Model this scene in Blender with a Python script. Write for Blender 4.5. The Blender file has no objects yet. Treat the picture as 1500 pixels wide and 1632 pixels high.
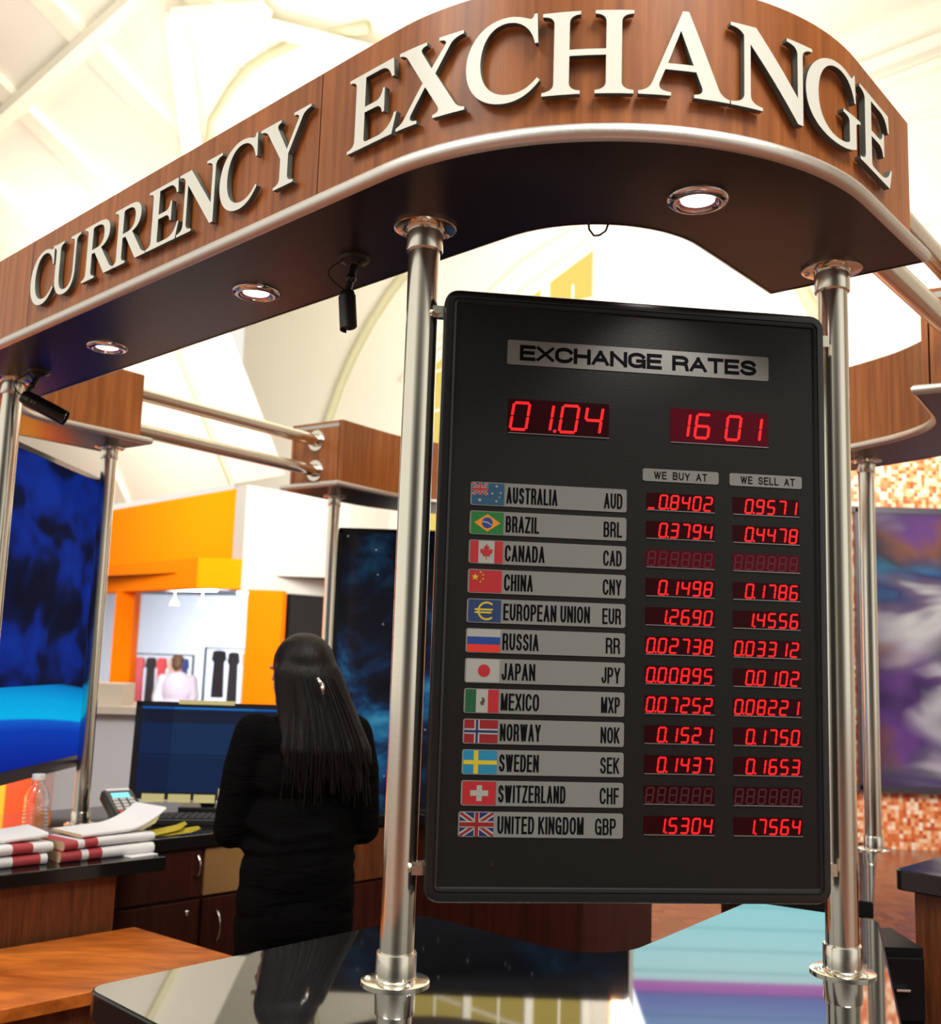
import bpy, bmesh, math, random
from mathutils import Vector, Matrix
from mathutils.geometry import tessellate_polygon
random.seed(4)
PI = math.pi
scene = bpy.context.scene
COL = scene.collection

# ------------------------------------------------------------------ camera
F_PX = 1664.0
PITCH = math.atan(230 / 1664.0)
ROLL = math.atan(390 / 12036.0)
cam_data = bpy.data.cameras.new('camera')
cam = bpy.data.objects.new('camera', cam_data)
COL.objects.link(cam)
cam_data.sensor_fit = 'HORIZONTAL'
cam_data.sensor_width = 36.0
cam_data.lens = 36.0 * F_PX / 1500.0
cam_data.clip_start = 0.05
fwd = Vector((0, math.cos(PITCH), math.sin(PITCH)))
up0 = Vector((0, -math.sin(PITCH), math.cos(PITCH)))
r0 = Vector((1, 0, 0))
RX = r0 * math.cos(ROLL) + up0 * math.sin(ROLL)
UX = up0 * math.cos(ROLL) - r0 * math.sin(ROLL)
cam.matrix_world = Matrix(((RX.x, UX.x, -fwd.x, 0), (RX.y, UX.y, -fwd.y, 0), (RX.z, UX.z, -fwd.z, 1.62), (0, 0, 0, 1)))
cam_data.dof.use_dof = True
cam_data.dof.focus_distance = 2.0
cam_data.dof.aperture_fstop = 5.6
scene.camera = cam

# ------------------------------------------------------------------ world, lights, exposure
world = bpy.data.worlds.new('world')
scene.world = world
world.use_nodes = True
wb = world.node_tree.nodes['Background']
wt = world.node_tree
wtc = wt.nodes.new('ShaderNodeTexCoord')
wsp = wt.nodes.new('ShaderNodeSeparateXYZ')
wrm = wt.nodes.new('ShaderNodeMapRange')
wrm.inputs['From Min'].default_value = -0.98
wrm.inputs['From Max'].default_value = -0.72
wrm.inputs['To Min'].default_value = 0.06
wrm.inputs['To Max'].default_value = 0.95
wt.links.new(wtc.outputs['Generated'], wsp.inputs[0])
wt.links.new(wsp.outputs[1], wrm.inputs[0])
wt.links.new(wrm.outputs[0], wb.inputs[1])
wb.inputs[0].default_value = (1.0, 0.96, 0.86, 1)


def area(name, loc, target, size, energy, color=(1, .96, .88), sy=None):
    l = bpy.data.lights.new(name, 'AREA')
    l.energy = energy
    l.color = color
    l.size = size
    if sy:
        l.shape = 'RECTANGLE'
        l.size_y = sy
    o = bpy.data.objects.new(name, l)
    o.location = loc
    d = Vector(target) - Vector(loc)
    o.rotation_euler = d.to_track_quat('-Z', 'Y').to_euler()
    COL.objects.link(o)
    return o


area('fill_front', (1.9, -1.2, 7.0), (0.3, 1.6, 2.5), 2.2, 400)  # added fill from above and behind the camera, no fixture there
area('fill_side', (-4.2, -0.6, 7.0), (-0.8, 2.6, 2.4), 2.2, 250)  # second added fill, unseen, for the left fascia
area('fill_roof_left', (-2.5, 4.5, 3.6), (-4.8, 9.5, 9.0), 4.0, 290)  # added fill to brighten the left roof, no real uplight
area('fill_wall_right', (3.5, 6.0, 4.2), (2.5, 13.5, 7.0), 3.0, 300)  # added fill for the far wall on the right
area('fill_vault', (-1.5, 7.2, 3.7), (-4.4, 14.0, 4.8), 2.4, 260)  # added fill for the steep roof slope and shop
area('fill_arch', (1.2, 9.5, 4.2), (-2.2, 17.5, 5.5), 2.0, 850)  # added fill for the far wall round the arch
area('fill_roof_slope', (-5.9, 12.2, 4.5), (-4.6, 14.2, 5.3), 2.6, 120)  # added fill close under the steep roof slope

scene.view_settings.view_transform = 'Standard'
scene.view_settings.look = 'None'
scene.view_settings.exposure = 0.0
scene.view_settings.gamma = 1.0
scene.view_settings.use_curve_mapping = False

# ------------------------------------------------------------------ materials


def srgb(r, g, b):
    f = lambda c: (c / 255 / 12.92) if c / 255 <= 0.04045 else ((c / 255 + 0.055) / 1.055) ** 2.4
    return (f(r), f(g), f(b), 1)


def mat(name, col, rough=0.5, metal=0.0, emit=None, estr=1.0, ior=None, alpha=None, trans=None, coat=None):
    m = bpy.data.materials.new(name)
    m.use_nodes = True
    b = m.node_tree.nodes['Principled BSDF']
    b.inputs['Base Color'].default_value = col
    b.inputs['Roughness'].default_value = rough
    b.inputs['Metallic'].default_value = metal
    if ior:
        b.inputs['IOR'].default_value = ior
    if emit:
        b.inputs['Emission Color'].default_value = emit
        b.inputs['Emission Strength'].default_value = estr
    if trans:
        b.inputs['Transmission Weight'].default_value = trans
    if coat:
        b.inputs['Coat Weight'].default_value = coat
    return m


class NT:
    """tiny node helper"""
    def __init__(s, m):
        s.t = m.node_tree
        s.b = s.t.nodes['Principled BSDF']

    def n(s, typ, **kw):
        n = s.t.nodes.new(typ)
        for k, v in kw.items():
            if k in n.inputs:
                n.inputs[k].default_value = v
            else:
                setattr(n, k, v)
        return n

    def l(s, a, b):
        s.t.links.new(a, b)

    def coords(s, scale=(1, 1, 1), kind='Object', rot=(0, 0, 0), loc=(0, 0, 0)):
        tc = s.n('ShaderNodeTexCoord')
        mp = s.n('ShaderNodeMapping')
        mp.inputs['Scale'].default_value = scale
        mp.inputs['Rotation'].default_value = rot
        mp.inputs['Location'].default_value = loc
        s.l(tc.outputs[kind], mp.inputs[0])
        return mp.outputs[0]

    def ramp(s, fac, stops, interp='LINEAR'):
        r = s.n('ShaderNodeValToRGB')
        r.color_ramp.interpolation = interp
        e = r.color_ramp.elements
        while len(e) < len(stops):
            e.new(0.5)
        for i, (p, c) in enumerate(stops):
            e[i].position = p
            e[i].color = c
        s.l(fac, r.inputs[0])
        return r.outputs[0]

    def mix(s, fac, a, b, blend='MIX'):
        x = s.n('ShaderNodeMix', data_type='RGBA', blend_type=blend)
        for k, v in ((0, fac), (6, a), (7, b)):
            if hasattr(v, 'links'):
                s.l(v, x.inputs[k])
            else:
                x.inputs[k].default_value = v
        return x.outputs[2]

    def noise(s, vec, scale, detail=4, rough=.55, dist=0):
        x = s.n('ShaderNodeTexNoise')
        x.inputs['Scale'].default_value = scale
        x.inputs['Detail'].default_value = detail
        x.inputs['Roughness'].default_value = rough
        x.inputs['Distortion'].default_value = dist
        s.l(vec, x.inputs['Vector'])
        return x.outputs[0]

    def math(s, op, a, b=0.0):
        x = s.n('ShaderNodeMath', operation=op)
        for k, v in ((0, a), (1, b)):
            if hasattr(v, 'links'):
                s.l(v, x.inputs[k])
            else:
                x.inputs[k].default_value = v
        return x.outputs[0]


def wood(name, dark, light, scale, rough=0.35, rot=(0, 0, 0)):
    m = mat(name, light, rough)
    t = NT(m)
    v = t.coords(scale, rot=rot)
    f1 = t.noise(v, 1.0, 5, .6, .6)
    v2 = t.coords(tuple(q * 4 for q in scale), rot=rot)
    f2 = t.noise(v2, 1.0, 2, .5)
    c = t.ramp(f1, [(.28, dark), (.72, light)])
    c2 = t.ramp(f2, [(.35, (.72, .72, .72, 1)), (.62, (1, 1, 1, 1))])
    t.l(t.mix(1.0, c, c2, 'MULTIPLY'), t.b.inputs['Base Color'])
    t.b.inputs['Specular IOR Level'].default_value = .35
    return m


def cherry_mat():
    """book-matched cathedral cherry veneer, grain running up"""
    m = mat('cherry_veneer', (.3, .1, .03, 1), .38)
    t = NT(m)
    v = t.coords((9, 9, 1.6))
    w = t.n('ShaderNodeTexWave', wave_type='RINGS', rings_direction='Z')
    w.inputs['Scale'].default_value = 1.1
    w.inputs['Distortion'].default_value = 7
    w.inputs['Detail'].default_value = 3
    w.inputs['Detail Scale'].default_value = 1.2
    t.l(v, w.inputs[0])
    f1 = t.noise(t.coords((55, 55, 2.2)), 1, 5, .6)
    f2 = t.noise(t.coords((4, 4, .8)), 1, 2, .5)
    a = t.ramp(f1, [(.25, (.20, .056, .012, 1)), (.75, (.45, .152, .036, 1))])
    b = t.ramp(w.outputs[0], [(.0, (.80, .76, .72, 1)), (.6, (1.0, 1.0, 1.0, 1))])
    c = t.mix(.5, a, b, 'MULTIPLY')
    d = t.ramp(f2, [(.3, (.84, .82, .8, 1)), (.7, (1.12, 1.1, 1.08, 1))])
    t.l(t.mix(1, c, d, 'MULTIPLY'), t.b.inputs['Base Color'])
    t.b.inputs['Specular IOR Level'].default_value = .4
    return m


M = {}
M['cherry'] = cherry_mat()
M['desk_wood'] = wood('desk_wood', (.40, .085, .012, 1), (.82, .235, .035, 1), (2.2, 9, 9), .3, (0, 0, -.79))
M['cab_wood'] = wood('cabinet_wood', (.10, .028, .010, 1), (.21, .065, .022, 1), (40, 40, 2.5), .4)
M['dark_wood'] = wood('shaded_cabinet_wood', (.035, .008, .005, 1), (.07, .016, .009, 1), (40, 40, 2.5), .35)  # darker copy of the cabinet wood, shade put into the colour


def steel_mat(name, col, rough, streak):
    m = mat(name, col, rough, 1.0)
    t = NT(m)
    f = t.noise(t.coords(streak), 1, 2, .5)
    r = t.n('ShaderNodeMapRange')
    r.inputs[3].default_value = rough * .75
    r.inputs[4].default_value = rough * 1.3
    t.l(f, r.inputs[0])
    t.l(r.outputs[0], t.b.inputs['Roughness'])
    return m


M['steel'] = steel_mat('brushed_steel', (.80, .755, .65, 1), .17, (30, 30, 500))
M['chrome'] = mat('chrome', (.82, .8, .78, 1), .08, 1)
M['trim'] = steel_mat('brushed_aluminium', (.74, .71, .66, 1), .42, (200, 200, 200))
M['soffit'] = mat('dark_laminate', (.020, .0165, .0165, 1), .3, ior=1.38)
t = NT(M['soffit'])
f = t.noise(t.coords((300, 300, 300)), 1, 2)
bp = t.n('ShaderNodeBump')
bp.inputs['Strength'].default_value = .06
t.l(f, bp.inputs['Height'])
t.l(bp.outputs[0], t.b.inputs['Normal'])
M['letter'] = mat('letter_white', (.77, .79, .71, 1), .35)
M['letter_side'] = mat('letter_side', (.075, .095, .085, 1), .4)
M['black'] = mat('black_plastic', (.012, .012, .012, 1), .35)
M['black_matt'] = mat('black_matt', (.010, .010, .010, 1), .7)
M['board'] = mat('board_black', (.005, .005, .0044, 1), .42)
M['board'].node_tree.nodes['Principled BSDF'].inputs['Specular IOR Level'].default_value = .3
t = NT(M['board'])
f = t.noise(t.coords((420, 420, 420)), 1, 1)
bp = t.n('ShaderNodeBump')
bp.inputs['Strength'].default_value = .15
bp.inputs['Distance'].default_value = .002
t.l(f, bp.inputs['Height'])
t.l(bp.outputs[0], t.b.inputs['Normal'])
M['bezel'] = mat('bezel_black', (.010, .010, .010, 1), .22)
M['plate'] = mat('plate_silver', (.165, .17, .158, 1), .4, .0)
M['plate'].node_tree.nodes['Principled BSDF'].inputs['Specular IOR Level'].default_value = .3
M['plate_text'] = mat('plate_text', (.006, .006, .007, 1), .9)
M['plate_text'].node_tree.nodes['Principled BSDF'].inputs['Specular IOR Level'].default_value = .0
M['window'] = mat('led_window', (.010, .0005, .001, 1), .2, emit=(.05, .0005, .004, 1), estr=.2)
M['window_lit'] = mat('led_window_lit', (.02, .0005, .003, 1), .2, emit=(.30, .002, .02, 1), estr=.17)
for _k in ('window', 'window_lit'):
    M[_k].node_tree.nodes['Principled BSDF'].inputs['Specular IOR Level'].default_value = .15
M['led'] = mat('led_red', (.05, .0, .0, 1), .4, emit=(1.0, .006, .010, 1), estr=1.1)
M['led_off'] = mat('led_off', (.05, .004, .008, 1), .4)
M['lip'] = mat('window_lip', (.3, .3, .3, 1), .25, .8)
M['granite'] = mat('black_granite', (.008, .008, .009, 1), .03, ior=2.35)
M['granite_edge'] = mat('black_granite_edge', (.010, .010, .010, 1), .12, ior=1.5)
M['cream'] = mat('cream_paint', (.84, .82, .70, 1), .7)
M['cream_wall'] = mat('cream_wall', (.86, .83, .74, 1), .7)
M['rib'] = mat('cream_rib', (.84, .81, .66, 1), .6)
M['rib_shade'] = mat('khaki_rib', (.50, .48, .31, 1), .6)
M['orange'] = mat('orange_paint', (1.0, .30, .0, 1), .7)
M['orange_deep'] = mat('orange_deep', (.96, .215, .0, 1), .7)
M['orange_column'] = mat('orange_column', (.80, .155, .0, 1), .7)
for _k in ('orange', 'orange_deep', 'orange_column'):
    M[_k].node_tree.nodes['Principled BSDF'].inputs['Specular IOR Level'].default_value = .05
M['white_panel'] = mat('white_panel', (.40, .39, .365, 1), .6)
M['paper'] = mat('paper', (.80, .79, .80, 1), .6)
M['paper_edge'] = mat('paper_edge', (.62, .45, .28, 1), .7)
M['red_print'] = mat('red_print', (.45, .05, .06, 1), .5)
M['yellow_note'] = mat('yellow_note', (.80, .72, .33, 1), .6)
M['yellow'] = mat('bright_yellow', (.85, .70, .05, 1), .5)
M['skin'] = mat('skin', (.52, .28, .19, 1), .5)
M['lamp'] = mat('lamp_lens', (1, .9, .95, 1), .3, emit=(1, .88, .93, 1), estr=6)
M['lamp_ring'] = mat('lamp_ring_pink', (.7, .35, .35, 1), .2, .8)
M['grey_laminate'] = mat('grey_laminate', (.52, .52, .56, 1), .5)
M['beige_laminate'] = mat('beige_laminate', (.58, .50, .42, 1), .5)
M['brass'] = mat('brass', (.8, .62, .2, 1), .25, 1)
M['box_wood'] = mat('box_wood', (.34, .18, .06, 1), .5)

# ------------------------------------------------------------------ object helpers


def offset_of(o):
    v = Vector((0, 0, 0))
    while o is not None:
        v += o.location
        o = o.parent
    return v


def obj(name, bm, mats, parent=None, smooth=False, label=None, base=None):
    """link a bmesh in world coordinates as ONE mesh; base: local origin of a parentless mesh"""
    off = offset_of(parent) if parent is not None else Vector(base or (0, 0, 0))
    bmesh.ops.translate(bm, verts=bm.verts, vec=-off)
    me = bpy.data.meshes.new(name)
    bm.normal_update()
    bm.to_mesh(me)
    bm.free()
    for m in (mats if isinstance(mats, (list, tuple)) else [mats]):
        me.materials.append(m)
    if smooth:
        for p in me.polygons:
            p.use_smooth = True
    o = bpy.data.objects.new(name, me)
    COL.objects.link(o)
    if parent is not None:
        o.parent = parent
    else:
        o.location = off
    if smooth == 'auto':
        mod = o.modifiers.new('edges', 'EDGE_SPLIT')
        mod.split_angle = math.radians(35)
    if label:
        o['label'] = label
    return o


def thing(name, label, cat, loc=(0, 0, 0), group=None):
    o = bpy.data.objects.new(name, None)
    o.empty_display_size = .05
    o.location = loc
    COL.objects.link(o)
    o['label'] = label
    o['category'] = cat
    if group:
        o['group'] = group
    return o


def tag(o, label, cat, group=None):
    o['label'] = label
    o['category'] = cat
    if group:
        o['group'] = group
    return o


def struct(o):
    o['kind'] = 'structure'
    return o


def copy_tree(o, parent=None):
    c = o.copy()
    COL.objects.link(c)
    if parent is not None:
        c.parent = parent
    for ch in [q for q in bpy.data.objects if q.parent == o]:
        copy_tree(ch, c)
    return c


def mkbm():
    return bmesh.new()


def quad(bm, pts, mi=0):
    f = bm.faces.new([bm.verts.new(p) for p in pts])
    f.material_index = mi
    return f


def box(bm, c, s, rot=None, mi=0, bev=0.0):
    """box centred at c, full size s, rot = Matrix 3x3 or z angle"""
    r = bmesh.ops.create_cube(bm, size=1.0)
    vs = r['verts']
    if rot is None:
        R = Matrix.Identity(3)
    elif isinstance(rot, (int, float)):
        R = Matrix.Rotation(rot, 3, 'Z')
    else:
        R = rot
    for v in vs:
        v.co = Vector((v.co.x * s[0], v.co.y * s[1], v.co.z * s[2]))
    fs = set(f for v in vs for f in v.link_faces)
    for f in fs:
        f.material_index = mi
    if bev > 0:
        es = list(set(e for v in vs for e in v.link_edges))
        rr = bmesh.ops.bevel(bm, geom=es, offset=bev, segments=2, affect='EDGES', profile=.5)
        allv = set(v for f in rr['faces'] for v in f.verts) | set(v for v in vs if v.is_valid)
        for f in rr['faces']:
            f.material_index = mi
    else:
        allv = set(vs)
    # bevel keeps inner faces linked to the same verts
    grow = set(allv)
    for v in list(allv):
        for f in v.link_faces:
            grow.update(f.verts)
    for v in grow:
        v.co = R @ v.co + Vector(c)


def cyl(bm, p0, p1, r0, r1=None, seg=24, mi=0, cap=True):
    p0, p1 = Vector(p0), Vector(p1)
    r1 = r0 if r1 is None else r1
    d = (p1 - p0).normalized()
    a = d.orthogonal().normalized()
    b = d.cross(a)
    A, B = [], []
    for i in range(seg):
        t = 2 * PI * i / seg
        q = a * math.cos(t) + b * math.sin(t)
        A.append(bm.verts.new(p0 + q * r0))
        B.append(bm.verts.new(p1 + q * r1))
    for i in range(seg):
        j = (i + 1) % seg
        bm.faces.new((A[i], A[j], B[j], B[i])).material_index = mi
    if cap:
        bm.faces.new(A[::-1]).material_index = mi
        bm.faces.new(B).material_index = mi


def lathe(bm, prof, c=(0, 0, 0), seg=48, axis=None, mi=0):
    """prof: (radius, height) list, spun round z (or axis) through c"""
    c = Vector(c)
    if axis is None:
        X, Y, Z = Vector((1, 0, 0)), Vector((0, 1, 0)), Vector((0, 0, 1))
    else:
        Z = Vector(axis).normalized()
        X = Z.orthogonal().normalized()
        Y = Z.cross(X)
    rows = []
    for r, h in prof:
        if r < 1e-6:
            rows.append([bm.verts.new(c + Z * h)])
        else:
            rows.append([bm.verts.new(c + Z * h + (X * math.cos(2 * PI * i / seg) + Y * math.sin(2 * PI * i / seg)) * r) for i in range(seg)])
    for a, b in zip(rows[:-1], rows[1:]):
        for i in range(seg):
            j = (i + 1) % seg
            if len(a) == 1 and len(b) == 1:
                continue
            if len(a) == 1:
                vs = (a[0], b[j], b[i])
            elif len(b) == 1:
                vs = (a[i], a[j], b[0])
            else:
                vs = (a[i], a[j], b[j], b[i])
            bm.faces.new(vs).material_index = mi


def tube(bm, pts, r, seg=12, mi=0, closed=False):
    pts = [Vector(p) for p in pts]
    n = len(pts)
    rows = []
    prev = None
    for i, p in enumerate(pts):
        if closed:
            d = (pts[(i + 1) % n] - pts[i - 1]).normalized()
        else:
            d = (pts[min(i + 1, n - 1)] - pts[max(i - 1, 0)]).normalized()
        a = d.orthogonal().normalized() if prev is None else (prev - d * prev.dot(d)).normalized()
        prev = a
        b = d.cross(a)
        rows.append([bm.verts.new(p + (a * math.cos(2 * PI * k / seg) + b * math.sin(2 * PI * k / seg)) * r) for k in range(seg)])
    rng = range(n if closed else n - 1)
    for i in rng:
        A, B = rows[i], rows[(i + 1) % n]
        for k in range(seg):
            j = (k + 1) % seg
            bm.faces.new((A[k], A[j], B[j], B[k])).material_index = mi
    if not closed:
        bm.faces.new(rows[0][::-1]).material_index = mi
        bm.faces.new(rows[-1]).material_index = mi


def prism(bm, poly, z0, z1, mi=0, mi_side=None, holes=()):
    """vertical prism of a 2D polygon (with holes)"""
    loops = [[Vector((p[0], p[1], 0)) for p in poly]] + [[Vector((p[0], p[1], 0)) for p in h] for h in holes]
    flat = [p for l in loops for p in l]
    tris = tessellate_polygon(loops)
    bot = [bm.verts.new((p.x, p.y, z0)) for p in flat]
    top = [bm.verts.new((p.x, p.y, z1)) for p in flat]
    ms = mi if mi_side is None else mi_side
    for a, b, c in tris:
        for vs in ((top[a], top[b], top[c]), (bot[a], bot[c], bot[b])):
            try:
                bm.faces.new(vs).material_index = mi
            except ValueError:
                pass
    k = 0
    for l in loops:
        n = len(l)
        for i in range(n):
            j = (i + 1) % n
            bm.faces.new((bot[k + i], bot[k + j], top[k + j], top[k + i])).material_index = ms
        k += n
    bmesh.ops.recalc_face_normals(bm, faces=bm.faces)


def fillet(pts, R, seg=24, ends=True):
    """2D polyline with its inner corners rounded"""
    pts = [Vector((p[0], p[1])) for p in pts]
    out = [pts[0]]
    for i in range(1, len(pts) - 1):
        c = pts[i]
        d1 = (pts[i - 1] - c).normalized()
        d2 = (pts[i + 1] - c).normalized()
        ang = math.acos(max(-1, min(1, d1.dot(d2))))
        tl = R / math.tan(ang / 2)
        ctr = c + (d1 + d2).normalized() * R / math.sin(ang / 2)
        p1, p2 = c + d1 * tl, c + d2 * tl
        t1 = math.atan2(p1.y - ctr.y, p1.x - ctr.x)
        t2 = math.atan2(p2.y - ctr.y, p2.x - ctr.x)
        dt = (t2 - t1 + PI) % (2 * PI) - PI
        for k in range(seg + 1):
            t = t1 + dt * k / seg
            out.append(ctr + Vector((math.cos(t), math.sin(t))) * R)
    out.append(pts[-1])
    return out


def offset(path, d):
    """offset a 2D polyline to its left by d"""
    n = len(path)
    out = []
    for i, p in enumerate(path):
        a = path[max(i - 1, 0)]
        b = path[min(i + 1, n - 1)]
        u1 = (p - a).normalized() if i > 0 else (b - p).normalized()
        u2 = (b - p).normalized() if i < n - 1 else u1
        nn = (Vector((-u1.y, u1.x)) + Vector((-u2.y, u2.x))).normalized()
        c = nn.dot(Vector((-u2.y, u2.x)))
        out.append(p + nn * d / max(c, .3))
    return out


def trim_start(p, d):
    p = [q.copy() for q in p]
    while len(p) > 2 and (p[1] - p[0]).length <= d:
        d -= (p[1] - p[0]).length
        p.pop(0)
    p[0] = p[0] + (p[1] - p[0]).normalized() * d
    return p


def inset_ends(path, d):
    return trim_start(trim_start(path, d)[::-1], d)[::-1]


def sweep_profile(bm, outline, prof, mi=0):
    """closed 2D outline (ccw), profile of (outward, z) points, mitred"""
    n = len(outline)
    rows = []
    for i in range(n):
        p = outline[i]
        a, b = outline[i - 1], outline[(i + 1) % n]
        u1, u2 = (p - a).normalized(), (b - p).normalized()
        n1, n2 = Vector((u1.y, -u1.x)), Vector((u2.y, -u2.x))
        nn = (n1 + n2).normalized()
        k = 1 / max(nn.dot(n1), .35)
        rows.append([bm.verts.new((p.x + nn.x * o * k, p.y + nn.y * o * k, z)) for o, z in prof])
    for i in range(n):
        A, B = rows[i], rows[(i + 1) % n]
        for j in range(len(prof) - 1):
            bm.faces.new((A[j], B[j], B[j + 1], A[j + 1])).material_index = mi


def area2(p):
    return sum(p[i - 1].x * p[i].y - p[i].x * p[i - 1].y for i in range(len(p))) / 2


def ribbon(bm, path, z0, z1, thick, mi=0):
    """vertical wall following a 2D path, thickened to its left by thick"""
    q = offset(path, thick)
    poly = [Vector(p) for p in path] + [Vector(p) for p in reversed(q)]
    n = len(path)
    V = lambda p, z: bm.verts.new((p.x, p.y, z))
    a0 = [V(p, z0) for p in path]; a1 = [V(p, z1) for p in path]
    b0 = [V(p, z0) for p in q]; b1 = [V(p, z1) for p in q]
    for i in range(n - 1):
        for vs in ((a0[i], a0[i + 1], a1[i + 1], a1[i]), (b0[i + 1], b0[i], b1[i], b1[i + 1]),
                   (a1[i], a1[i + 1], b1[i + 1], b1[i]), (a0[i + 1], a0[i], b0[i], b0[i + 1])):
            bm.faces.new(vs).material_index = mi
    bm.faces.new((a0[0], a1[0], b1[0], b0[0])).material_index = mi
    bm.faces.new((a0[-1], b0[-1], b1[-1], a1[-1])).material_index = mi
    bmesh.ops.recalc_face_normals(bm, faces=bm.faces)


# ------------------------------------------------------------------ the hall
DA, DB = Vector((.71, .704)), Vector((-.70, .714))      # the kiosk's two directions


def ab(a, b, z):
    return Vector((DA.x * a + DB.x * b, DA.y * a + DB.y * b, z))


bm = mkbm()
box(bm, (0, 8, -.05), (60, 52, .1))
M['floor'] = mat('floor_tile', (.25, .11, .07, 1), .22)
t = NT(M['floor'])
br = t.n('ShaderNodeTexBrick')
br.offset = 0
br.inputs['Scale'].default_value = 1.0
br.inputs['Color1'].default_value = (.30, .11, .06, 1)
br.inputs['Color2'].default_value = (.16, .055, .035, 1)
br.inputs['Mortar'].default_value = (.18, .10, .07, 1)
br.inputs['Brick Width'].default_value = .08
br.inputs['Row Height'].default_value = .08
br.inputs['Mortar Size'].default_value = .002
t.l(t.coords(), br.inputs[0])
t.l(br.outputs[0], t.b.inputs['Base Color'])
struct(obj('floor', bm, M['floor']))

# sloping roof planes over the left of the hall
bm = mkbm()
B0 = 11.0
quad(bm, [ab(7.5, B0, 3.84), ab(7.5, 46, 3.84), ab(6.1, 46, 6.3), ab(6.1, B0, 6.3)])
quad(bm, [ab(6.1, 2.5, 6.3), ab(6.1, 46, 6.3), ab(-9, 46, 15.0), ab(-9, 2.5, 15.0)])
struct(obj('ceiling', bm, M['cream']))
bm = mkbm()
quad(bm, [ab(5.2, -16, 9.6), ab(13, -16, 9.6), ab(13, 24, 9.6), ab(5.2, 24, 9.6)])
struct(obj('ceiling_right', bm, M['cream_wall']))
# roof beams (rafters and purlins) as trims
up1 = (ab(-9, 0, 15.0) - ab(6.1, 0, 6.3)).normalized()


def beam(name, p, q, w, h, m=None):
    bm = mkbm()
    p, q = Vector(p), Vector(q)
    d = (q - p)
    R = d.to_track_quat('X', 'Z').to_matrix()
    box(bm, (p + q) / 2, (d.length, w, h), R)
    return struct(obj(name, bm, m or M['rib']))


k = 0
for b in (12.2, 15.2, 18.4, 22):
    k += 1
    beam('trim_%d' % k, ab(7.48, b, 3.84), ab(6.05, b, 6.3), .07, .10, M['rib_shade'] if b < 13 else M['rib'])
ZR = lambda a: 6.3 + (6.1 - a) * .5762
for b in (4.5, 6.2, 7.9, 9.62, 11.34, 13.2, 15.1, 17, 19, 22, 25):
    k += 1
    beam('trim_%d' % k, ab(5.12, b, ZR(5.12) - .04), ab(-4, b, ZR(-4) - .04), .28, .10)
for a in (3.88, 1.9, 5.75):
    k += 1
    beam('trim_%d' % k, ab(a, 3, ZR(a) - .13), ab(a, 40, ZR(a) - .13), .16, .12)
# truss members below the roof
for (a1, b1), (a2, b2), w in (((4.10, 8.15), (5.05, 9.42), .24), ((5.05, 9.42), (5.6, 10.1), .20), ((4.44, 7.46), (5.24, 6.34), .22), ((4.1, 8.15), (4.44, 7.2), .2)):
    k += 1
    beam('trim_%d' % k, ab(a1, b1, ZR(a1) - .22), ab(a2, b2, ZR(a2) - .22), w * .8, .08)
k += 1
bm = mkbm()
tube(bm, [ab(a_, b_, ZR(a_) - .1) for a_, b_ in ((5.3, 9.6), (4.95, 8.89), (4.83, 8.35), (4.77, 7.94), (4.78, 7.6), (4.82, 7.22), (5.0, 6.5))], .05, 8)
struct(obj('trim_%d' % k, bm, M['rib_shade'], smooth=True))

# far wall along the B direction, with arch rib, cornice, yellow window
AW = 12.0
bm = mkbm()
quad(bm, [ab(AW, -18, 0), ab(AW, 19.5, 0), ab(AW, 19.5, 9.7), ab(AW, -18, 9.7)])
struct(obj('wall_back', bm, M['cream_wall']))
for z, h, o in ((9.02, .16, .18), (8.78, .10, .10), (8.2, .06, .05)):
    k += 1
    beam('trim_%d' % k, ab(AW - o / 2, -18, z), ab(AW - o / 2, 6.5, z), o, h, M['cream_wall'])


def arch_rib(name, b0, b1, zs, zc, w):
    """half round rib standing on the far wall"""
    global k
    k += 1
    pts = []
    for i in range(25):
        t_ = PI - PI * i / 24
        b = (b0 + b1) / 2 - (b1 - b0) / 2 * math.cos(t_)
        pts.append(ab(AW - .06, b, zs + (zc - zs) * math.sin(t_)))
    bm = mkbm()
    tube(bm, pts, w, 8)
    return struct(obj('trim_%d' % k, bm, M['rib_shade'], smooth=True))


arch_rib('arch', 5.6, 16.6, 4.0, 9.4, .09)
# yellow arched window: frame, panes
WN = ab(AW - .05, 0, 0)


def wall_pt(px, z):       # point on the far wall seen along azimuth px (x/y)
    # DA.(x,y)=AW-.05
    y = (AW - .06) / (DA.x * px + DA.y) * 1.0
    return Vector((px * y, y, z))


M['yellow_glass'] = mat('yellow_glass', (.12, .09, .02, 1), .3, emit=(.86, .66, .14, 1), estr=.8)
w0, w1 = -.045, .120
bm = mkbm()
zl, zr = 6.7, 7.9
zb = 3.4
quad(bm, [wall_pt(w0, zb), wall_pt(w1, zb), wall_pt(w1, zr), wall_pt((w0 + w1) / 2 + .01, 7.36), wall_pt(w0, zl)])
wnd = struct(obj('window_1', bm, M['yellow_glass']))
bm = mkbm()
for a_, b_ in (((w1, zb), (w1, zr + .05)), ((w1, zr + .05), ((w0 + w1) / 2 + .01, 7.41)), (((w0 + w1) / 2 + .01, 7.41), (w0, zl)), ((w0, zl), (w0, zb)), ((.068, zb), (.068, 7.5)), ((.012, zb), (.012, 7.1))):
    tube(bm, [wall_pt(*a_), wall_pt(*b_)], .09, 6)
for z_ in (4.2, 5.0, 5.8, 6.5, 7.05):
    tube(bm, [wall_pt(w0 if z_ < 6.7 else .015, z_), wall_pt(w1, z_)], .025, 6)
for x_ in (.095, .04, -.018):
    tube(bm, [wall_pt(x_, zb), wall_pt(x_, 7.0 if x_ < 0 else 7.35)], .02, 6)
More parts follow.
